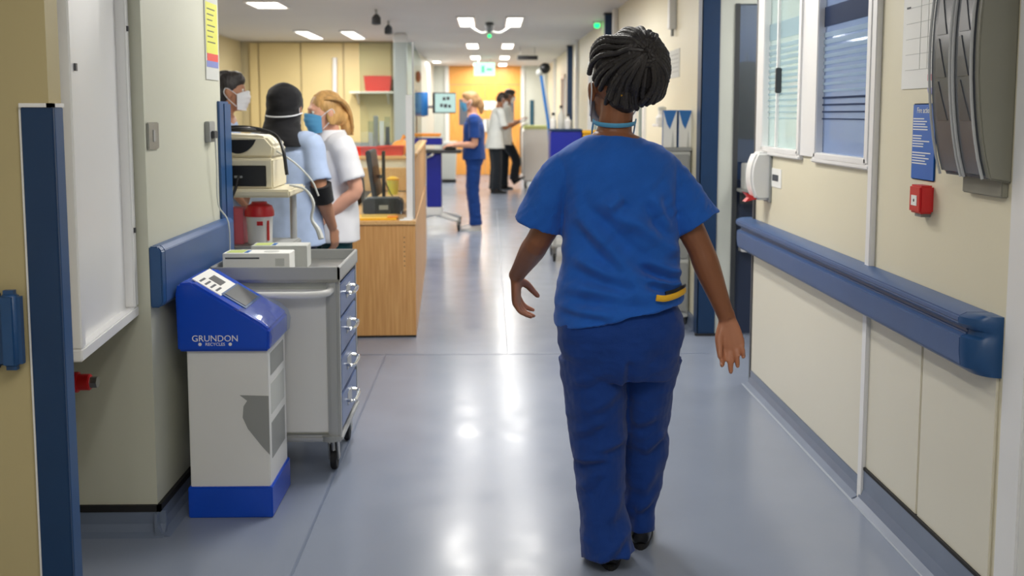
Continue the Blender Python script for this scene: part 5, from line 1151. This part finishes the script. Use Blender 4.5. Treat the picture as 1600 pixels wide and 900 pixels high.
sp = dict(head=HD, yaw=R(11), hpitch=R(2), head_s=1.0, vox=0.0042, pelvis=N(968, 500), chest=N(966, 290), neck=N(960, 205, 0.0), hipw=0.145, chestw=0.145, arm_r=1.03,
    shoulderL=N(896, 276), shoulderR=N(1036, 274), elbowL=elL, elbowR=elR, wristL=wrL, wristR=wrR,
    handL=(V3(0.03, 0.25, -0.95), V3(0.85, -0.25, 0.15), dict(curl=0.42, spread=0.09, thumb=(0.5, 0.45, 0.75))), handR=(unit(V3(*N(1150, 578, -0.09)) - wrR), V3(-0.30, -0.95, 0.1), dict(curls=(0.42, 0.30, 0.36, 0.44), spread=0.055, thumb=(0.9, 0.40, 0.35))),
    thumbL=1, thumbR=1, hand_s=1.05, palms=[(wrR, unit(V3(*N(1150, 578, -0.09)) - wrR), V3(-0.30, -0.95, 0.1)), (wrL, V3(0.03, 0.25, -0.95), V3(0.85, -0.25, 0.15))],
    hipL=N(925, 545), hipR=N(1015, 545), kneeL=N(934, 712, -0.02), kneeR=N(1008, 690, 0.07), ankleL=(N(953, 860, -0.10)[0], -0.10, 0.085), ankleR=(N(1000, 830, 0.06)[0], 0.06, 0.085), foot_yawL=R(-3), foot_yawR=R(-6),
    skin=SK_D, tunic_mat=C_SCRUB, trouser_mat=C_SCRUBT, shoe_mat=M_SHOEB, tunic_geo=tun, trouser_geo=tro, tunic_disp=tun_disp, trouser_disp=tro_disp, mask_mat=M_MASKW)
NU, HM = person('nurse in royal blue scrubs with braided updo walking away, seen from behind', (NX0, NY0, 0), 0, sp)
# hair: dark cap and gathered mass, then the braids laid over it
r3 = HM.to_3x3(); G = []
G.append(ell_geo(hx(HM, (0.004, -0.022, 0.044)), (0.080, 0.099, 0.086), r3, 24, 16)); G.append(ell_geo(hx(HM, (0.012, -0.055, -0.02)), (0.056, 0.054, 0.056), r3, 24, 14))
bun_c = V3(*N(1001, 104, -0.075)); G.append(ell_geo(bun_c, (0.072, 0.070, 0.092), Matrix.Rotation(R(-14), 3, 'Y'), 24, 16))
G.append(ell_geo(V3(*N(992, 76, -0.03)), (0.066, 0.075, 0.047), None, 20, 12)); G.append(ell_geo(V3(*N(1006, 134, -0.06)), (0.050, 0.055, 0.055), None, 18, 12)); G.append(ell_geo(V3(*N(958, 96, -0.01)), (0.062, 0.08, 0.065), None, 18, 12))
hair = fuse(G, 'hair', H_BLK, NU, 0.006, 3, wr(0.002, 50, 50, 50, 1.0))
bvh = BVHTree.FromPolygons([v.co.copy() for v in hair.data.vertices], [tuple(p.vertices) for p in hair.data.polygons])
hcen = V3(*N(980, 112, -0.02))
def onhair(d):
    d = Vector(unit(d)); h = bvh.ray_cast(Vector(hcen) + d * 0.4, -d)
    return np.array(h[0]) if h[0] is not None else hcen + np.array(d) * 0.1
def braid(pts, r, ph):
    pts = catmull(np.array(pts), 6); n = len(pts); L = np.cumsum(np.r_[0, np.linalg.norm(np.diff(pts, axis=0), axis=1)])
    rad = np.array([[r * (1 + 0.12 * math.sin(2 * math.pi * l / 0.014 + ph)), r * (1 + 0.12 * math.sin(2 * math.pi * l / 0.013 + ph + 1.6))] for l in L]); rad[0] *= 0.6; rad[-1] *= 0.6
    return tube_geo(pts, rad, ref=(0.2, 0.1, 0.97), seg=8, sub=1)
rb = random.Random(11)
Sdir = unit(V3(*N(1008, 84, -0.14)) - hcen)
def slerp(a, b, t):
    o = math.acos(max(-1, min(1, float(np.dot(a, b))))); return (math.sin((1 - t) * o) * a + math.sin(t * o) * b) / (math.sin(o) + 1e-9)
starts = []
for (px, py, dy) in ((936, 124, -0.02), (943, 138, -0.055), (947, 150, -0.07), (951, 160, -0.08), (956, 166, -0.085), (960, 170, -0.09), (969, 173, -0.09), (978, 174, -0.09), (987, 173, -0.08), (995, 170, -0.07), (1003, 168, -0.05),
                     (928, 116, 0.0), (927, 105, 0.02), (927, 96, 0.05), (929, 88, 0.08), (936, 80, 0.09), (945, 72, 0.10), (957, 68, 0.105), (970, 66, 0.10), (985, 66, 0.09), (998, 72, 0.08), (1008, 84, 0.07), (1012, 100, 0.05), (1012, 118, 0.03), (1012, 136, 0.0), (1010, 154, -0.02)):
    starts.append(unit(V3(*N(px, py, dy)) - hcen))
allst = []
for i_, (a, b) in enumerate(zip(starts, starts[1:] + starts[:1])): allst += [a] if i_ % 2 else [a, unit(a + b)]
for i, a in enumerate(allst):
    pts = []; sw = 0.25 * (0.6 + 0.4 * rb.random()); ax_ = np.cross(a, Sdir)
    for k in range(8):
        t = k / 7 * (0.93 + 0.05 * rb.random()); d = slerp(a, Sdir, t) + unit(ax_) * sw * math.sin(math.pi * t) * (1 if i % 52 < 24 else -0.6)
        p = onhair(d); pts.append(p + unit(p - hcen) * (0.004 + 0.005 * (i % 3) + 0.004 * t))
    MB().add(braid(pts, 0.0085, i)).build('braid', H_BLK, hair, 0, True)
for i in range(15):   # braids falling from the knot over the gathered mass
    t0 = i / 14; th_ = R(-60 + 140 * t0); e = unit(V3(*N(988 + 58 * math.cos(th_), 108 + 60 * math.sin(th_), -0.02 - 0.07 * t0)) - hcen); pts = []
    for k in range(8):
        t = k / 7; d = slerp(Sdir, e, t) + unit(np.cross(Sdir, e)) * 0.16 * math.sin(math.pi * t)
        p = onhair(d); pts.append(p + unit(p - hcen) * (0.010 + 0.004 * math.sin(math.pi * t)))
    MB().add(braid(pts, 0.0092, i * 1.3)).build('braid', H_BLK, hair, 0, True)
for i in range(3):    # loops of the knot itself
    pts = []
    for k in range(13):
        q = 2 * math.pi * k / 12 * 0.85 + i; u1 = unit(np.cross(Sdir, (0, 0, 1))); u2 = np.cross(Sdir, u1); rr = 0.20 + 0.08 * i
        p = onhair(Sdir + u1 * rr * math.cos(q) + u2 * rr * math.sin(q)); pts.append(p + unit(p - hcen) * (0.016 - 0.002 * i))
    MB().add(braid(pts, 0.0085, i)).build('braid', H_BLK, hair, 0, True)
gold = mat('gold_bead', (214, 160, 60), 0.3, metal=0.8)
for (px, py) in ((970, 152), (1028, 131), (1018, 158), (992, 50)):
    p = onhair(unit(V3(*N(px, py, -0.1)) - hcen)); MB().ell(p + unit(p - hcen) * 0.010, (0.007, 0.006, 0.0045), None, 10, 8).build('hair_bead', gold, hair, 0, True)
# lanyard, waistband strap
ly = []
nb = V3(*N(960, 196, 0.0))
for k in range(17):
    q = math.pi * (k / 16) ; ly.append(nb + V3(-0.066 * math.cos(q), -0.064 * math.sin(q) + 0.0, 0.012 - 0.012 * math.sin(q)))
ly = [V3(-0.05, 0.13, 1.22 - 0.0), V3(-0.075, 0.10, 1.33)] + ly + [V3(0.055, 0.10, 1.33), V3(0.03, 0.13, 1.22)]
MB().add(tube_geo(ly, [[0.0025, 0.0075]] * len(ly), ref=(1, 0, 0), seg=8, sub=2)).build('lanyard', mat('lanyard_blue', (84, 160, 200), 0.6), NU, 0, True)
st_ = []
for (px, py, dy) in ((1021, 464, -0.158), (1035, 465, -0.150), (1050, 461, -0.128), (1062, 455, -0.09), (1066, 452, -0.05)): st_.append(V3(*N(px, py, dy)) + V3(0.006, -0.018, 0))
ws = MB().add(tube_geo(st_, [[0.0035, 0.010]] * 5, ref=(0, 1, 0), seg=8)).build('waist_strap', M_YEL, NU, 0, True)
st2 = [p + V3(0, 0.0, 0.016) for p in st_[1:]]
MB().add(tube_geo(st2, [[0.003, 0.006]] * 4, ref=(0, 1, 0), seg=8)).build('waist_strap', M_BLACK, NU, 0, True)

# ------------------------------------------------------------------ staff talking in the bay
def stand(**k):
    d = dict(head=(0, 0.03, 1.50), pelvis=(0, 0, 0.88), chest=(0, 0.0, 1.20), neck=(0, 0.0, 1.37), shoulderL=(-0.175, 0, 1.30), shoulderR=(0.175, 0, 1.30), elbowL=(-0.23, 0.0, 1.03), elbowR=(0.23, 0.0, 1.03), wristL=(-0.2, 0.14, 0.84), wristR=(0.2, 0.14, 0.84),
        handL=(V3(0.1, 0.3, -0.9), V3(0.9, 0, 0.2)), handR=(V3(-0.1, 0.3, -0.9), V3(-0.9, 0, 0.2)), hipL=(-0.085, 0, 0.86), hipR=(0.085, 0, 0.86), kneeL=(-0.09, 0.015, 0.47), kneeR=(0.09, 0.015, 0.47), ankleL=(-0.095, -0.02, 0.085), ankleR=(0.095, -0.02, 0.085), foot_yawL=R(8), foot_yawR=R(-8), vox=0.007, skin=SK_O, shoe_mat=M_SHOEB, trouser_mat=C_NAVYT, tunic_mat=C_LBLUE)
    d.update(k); return d
def sc_sp(d, s):
    for k, v in d.items():
        if isinstance(v, tuple) and len(v) == 3 and all(isinstance(q, (int, float)) for q in v): d[k] = tuple(q * s for q in v)
    for k in ('ankleL', 'ankleR'): d[k] = (d[k][0], d[k][1], max(0.085, d[k][2] / s if d[k][2] / s > 0.1 else 0.085))
    return d
# woman in a headscarf, back to the viewer
q = atY(444, 300, 5.85)
d = sc_sp(stand(elbowR=(0.245, -0.02, 1.04), wristR=(0.235, 0.12, 0.83), handR=(V3(0.0, 0.25, -0.95), V3(-0.9, 0.1, 0)), chestw=0.175, hipw=0.18, tunic_mat=C_LBLUE, skin=SK_O, trouser_mat=C_NAVYT, yaw=R(14), hem=0.72, flare=0.015), 0.967)
P2, HM2 = person('woman in pale blue tunic and black headscarf, back turned', (q.x, 5.85, 0), R(-22), d)
r3 = HM2.to_3x3(); G = [ell_geo(hx(HM2, (0, -0.01, 0.03)), (0.098, 0.116, 0.104), r3, 24, 16), ell_geo(hx(HM2, (0, -0.035, -0.05)), (0.088, 0.085, 0.08), r3, 24, 14), ell_geo(hx(HM2, (0, 0.035, -0.10)), (0.075, 0.075, 0.045), r3, 20, 12),
    ring_geo([(1.245, 0.0, -0.03, 0.165, 0.112), (1.29, 0, -0.03, 0.135, 0.105), (1.335, 0, -0.015, 0.10, 0.095), (1.385, 0.0, 0, 0.088, 0.092), (1.435, 0, 0, 0.08, 0.085)])]
hs = fuse(G, 'headscarf', C_BLK, P2, 0.007, 4, wr(0.006, 10, 10, 26, 7.0))
MB().tube([hx(HM2, (-0.094, 0.0, -0.03)), hx(HM2, (-0.07, -0.10, -0.045)), hx(HM2, (0, -0.135, -0.05)), hx(HM2, (0.07, -0.10, -0.045)), hx(HM2, (0.094, 0.0, -0.03))], 0.004, seg=6).build('mask_strap', M_MASKW, P2, 0, True)
e1, w1 = V3(*d['elbowR']), V3(*d['wristR']); MB().add(tube_geo([e1 * 1.0 + (0, 0, 0.04), e1 * 0.75 + w1 * 0.25], [0.058, 0.055], seg=16, sub=1)).build('undersleeve', C_BLK, P2, 0, True)
# woman in white tunic facing her
q = atY(519, 300, 6.3)
d = stand(elbowL=(-0.23, -0.06, 0.99), wristL=(-0.13, 0.12, 0.80), elbowR=(0.225, 0.02, 1.02), wristR=(0.07, 0.20, 0.80), handL=(V3(0.45, 0.35, -0.8), V3(0.7, -0.4, 0.4)), handR=(V3(-0.45, 0.35, -0.8), V3(-0.7, -0.4, 0.4)), head=(0, 0.04, 1.42), hpitch=R(-5), neck=(0, 0, 1.295), chest=(0, 0, 1.14), shoulderL=(-0.17, 0, 1.24), shoulderR=(0.17, 0, 1.24), pelvis=(0, 0, 0.84), hem=0.69, tunic_mat=C_WTUN, trouser_mat=C_TEAL, skin=SK_L, mask_mat=M_MASKB)
P3, HM3 = person('blond woman in white tunic with blue face mask', (q.x, 6.3, 0), R(118), d)
hr3 = hair_cap(P3, HM3, 1.0, H_BLD, [((0, -0.10, -0.02), (0.06, 0.05, 0.06)), ((0, -0.13, -0.07), (0.04, 0.04, 0.07)), ((-0.075, -0.02, -0.02), (0.016, 0.04, 0.05)), ((0.075, -0.02, -0.02), (0.016, 0.04, 0.05))], front=False)
for i in range(14):
    a = (i / 13 * 2 - 1); pts = [hx(HM3, (a * 0.062, 0.052 - 0.03 * abs(a), 0.104 - 0.03 * abs(a))), hx(HM3, (a * 0.083, -0.015, 0.122 - 0.04 * abs(a))), hx(HM3, (a * 0.092, -0.085, 0.06)), hx(HM3, (a * 0.06, -0.135, -0.01)), hx(HM3, (a * 0.05, -0.15, -0.10 - 0.02 * (i % 3)))]
    MB().add(tube_geo(pts, [0.004, 0.011, 0.013, 0.011, 0.004], seg=7, sub=4)).build('hair_lock', H_BLD, hr3, 0, True)
co_ = MB().add(ring_geo([(1.265, 0, 0.0, 0.11, 0.095), (1.30, 0, -0.005, 0.085, 0.083), (1.325, 0, -0.005, 0.07, 0.072)], seg=24)).build('collar', C_WTUN, P3, 0, True)
# man at the far left, half hidden by the wall
q = atY(352, 300, 6.55)
d = sc_sp(stand(tunic_mat=C_LBLUE, skin=SK_O, mask_mat=M_MASKW, head=(0, 0.04, 1.545), neck=(0, 0.005, 1.41), yaw=R(-6)), 1.0)
P1, HM1 = person('dark haired man in pale blue top half hidden by the wall', (q.x, 6.55, 0), R(-72), d)
hair_cap(P1, HM1, 1.0, H_BLK, [((0, 0.05, 0.07), (0.055, 0.045, 0.04)), ((0, -0.07, -0.02), (0.068, 0.045, 0.06))])

# ------------------------------------------------------------------ nurse at the computer cart
q = atY(741, 300, 13.3)
d = sc_sp(stand(tunic_mat=C_SCRUB2, trouser_mat=C_SCRUB2, skin=SK_L, shoe_mat=M_SHOEW, head=(0, 0.05, 1.56), hpitch=R(-8), neck=(0, 0.01, 1.42), chest=(0, 0.005, 1.24), pelvis=(0, 0.0, 0.92), hipL=(-0.085, 0, 0.9), hipR=(0.085, 0, 0.9), kneeL=(-0.09, 0.01, 0.48), kneeR=(0.09, 0.03, 0.48), shoulderL=(-0.17, 0, 1.34), shoulderR=(0.17, 0, 1.34), elbowL=(-0.21, -0.01, 1.05), elbowR=(0.21, 0.02, 1.06), wristL=(-0.15, 0.235, 1.035), wristR=(0.13, 0.25, 1.04), handL=(V3(0.15, 0.95, -0.1), V3(0, 0.1, -1), dict(curl=0.25)), handR=(V3(-0.15, 0.95, -0.1), V3(0, 0.1, -1), dict(curl=0.25)), hem=0.86, leg_r=0.95), 1.0)
P4, HM4 = person('blond nurse in navy scrubs typing at the computer cart', (q.x, 13.3, 0), R(90), d)
hr4 = hair_cap(P4, HM4, 1.0, H_ASH, [((0, -0.10, 0.0), (0.055, 0.045, 0.05)), ((0, -0.125, -0.06), (0.04, 0.045, 0.08)), ((0, -0.12, -0.12), (0.028, 0.03, 0.05))])
# ------------------------------------------------------------------ two people in white coats
q = atY(775, 250, 19.4)
d = sc_sp(stand(tunic_mat=C_COAT, top_name='coat', trouser_mat=C_DARK, skin=SK_M, mask_mat=M_MASKW, head=(0.0, 0.12, 1.66), hpitch=R(-28), neck=(0, 0.06, 1.53), chest=(0, 0.03, 1.33), pelvis=(0, -0.02, 0.98), hipL=(-0.09, -0.02, 0.95), hipR=(0.09, -0.02, 0.95), kneeL=(-0.09, 0.0, 0.5), kneeR=(0.09, 0.0, 0.5), shoulderL=(-0.19, 0.04, 1.45), shoulderR=(0.19, 0.04, 1.45), elbowL=(-0.23, 0.10, 1.17), elbowR=(0.23, 0.10, 1.17), wristL=(-0.10, 0.32, 1.24), wristR=(0.08, 0.32, 1.24), handL=(V3(0.3, 0.9, 0.2), V3(0.5, 0, 0.8)), handR=(V3(-0.3, 0.9, 0.2), V3(-0.5, 0, 0.8)), hem=0.80, flare=0.03, sleeve=0.95, leg_r=1.1, vox=0.008), 1.0)
P5, HM5 = person('person in a short sleeved white coat bending over papers', (q.x, 19.4, 0), R(-78), d)
hair_cap(P5, HM5, 1.0, H_BRN, vox=0.007)
cl = thing('clipboard', 'dark clipboard held by the nearer white coat', 'clipboard', (q.x + 0.40, 19.5, 1.26), R(-78))
MB().obox(Matrix.Rotation(R(25), 4, 'X'), 0.11, 0.15, 0.004).build('board', M_DGREY, cl); MB().obox(Matrix.Rotation(R(25), 4, 'X') @ Matrix.Translation((0, 0, 0.005)), 0.1, 0.13, 0.001).build('sheet', M_PAPER, cl)
q = atY(789, 250, 20.3)
d = sc_sp(stand(tunic_mat=C_COAT, top_name='coat', trouser_mat=C_DARK, skin=SK_D, mask_mat=M_MASKW, head=(0.0, 0.09, 1.74), hpitch=R(-18), neck=(0, 0.04, 1.60), chest=(0, 0.02, 1.38), pelvis=(0, -0.02, 1.0), hipL=(-0.09, -0.02, 0.97), hipR=(0.09, -0.02, 0.97), kneeL=(-0.09, 0.0, 0.5), kneeR=(0.09, 0.20, 0.56), ankleR=(0.09, 0.12, 0.16), shoulderL=(-0.19, 0.03, 1.5), shoulderR=(0.19, 0.03, 1.5), elbowL=(-0.23, 0.08, 1.2), elbowR=(0.23, 0.08, 1.2), wristL=(-0.12, 0.30, 1.28), wristR=(0.1, 0.30, 1.28), handL=(V3(0.3, 0.9, 0.2), V3(0.5, 0, 0.8)), handR=(V3(-0.3, 0.9, 0.2), V3(-0.5, 0, 0.8)), foot_pitchR=R(35), hem=0.84, flare=0.03, sleeve=0.95, leg_r=1.1, vox=0.008), 1.0)
d['ankleR'] = (0.09, 0.16, 0.20)
P6, HM6 = person('taller masked person in white coat behind the bending one', (q.x, 20.3, 0), R(-84), d)
hair_cap(P6, HM6, 1.0, H_BLK, vox=0.007)

# ------------------------------------------------------------------ coat inside the glazed door
ct = thing('black_coat', 'black coat hanging inside the dark glazed door', 'coat', (1.66, 7.03, 1.25))
fuse([ring_geo([(0.0, 0, 0, 0.16, 0.05), (0.15, 0, 0, 0.15, 0.055), (0.38, 0, 0, 0.17, 0.06), (0.46, 0, 0, 0.10, 0.04), (0.5, 0, 0, 0.04, 0.03)], hem=0.04), tube_geo([(-0.12, 0, 0.42), (-0.19, 0, 0.25), (-0.2, 0, 0.02)], [0.05, 0.05, 0.045], seg=12, hem=0.03), tube_geo([(0.12, 0, 0.42), (0.19, 0, 0.25), (0.2, 0, 0.02)], [0.05, 0.05, 0.045], seg=12, hem=0.03)], 'coat_body', C_BLK, ct, 0.01, 3, wr(0.008, 12, 12, 4))
MB().tube([(0, 0, 0.5), (0, 0.02, 0.54), (0, 0.04, 0.56)], 0.006).build('hook', M_STEEL, ct, 0, True)
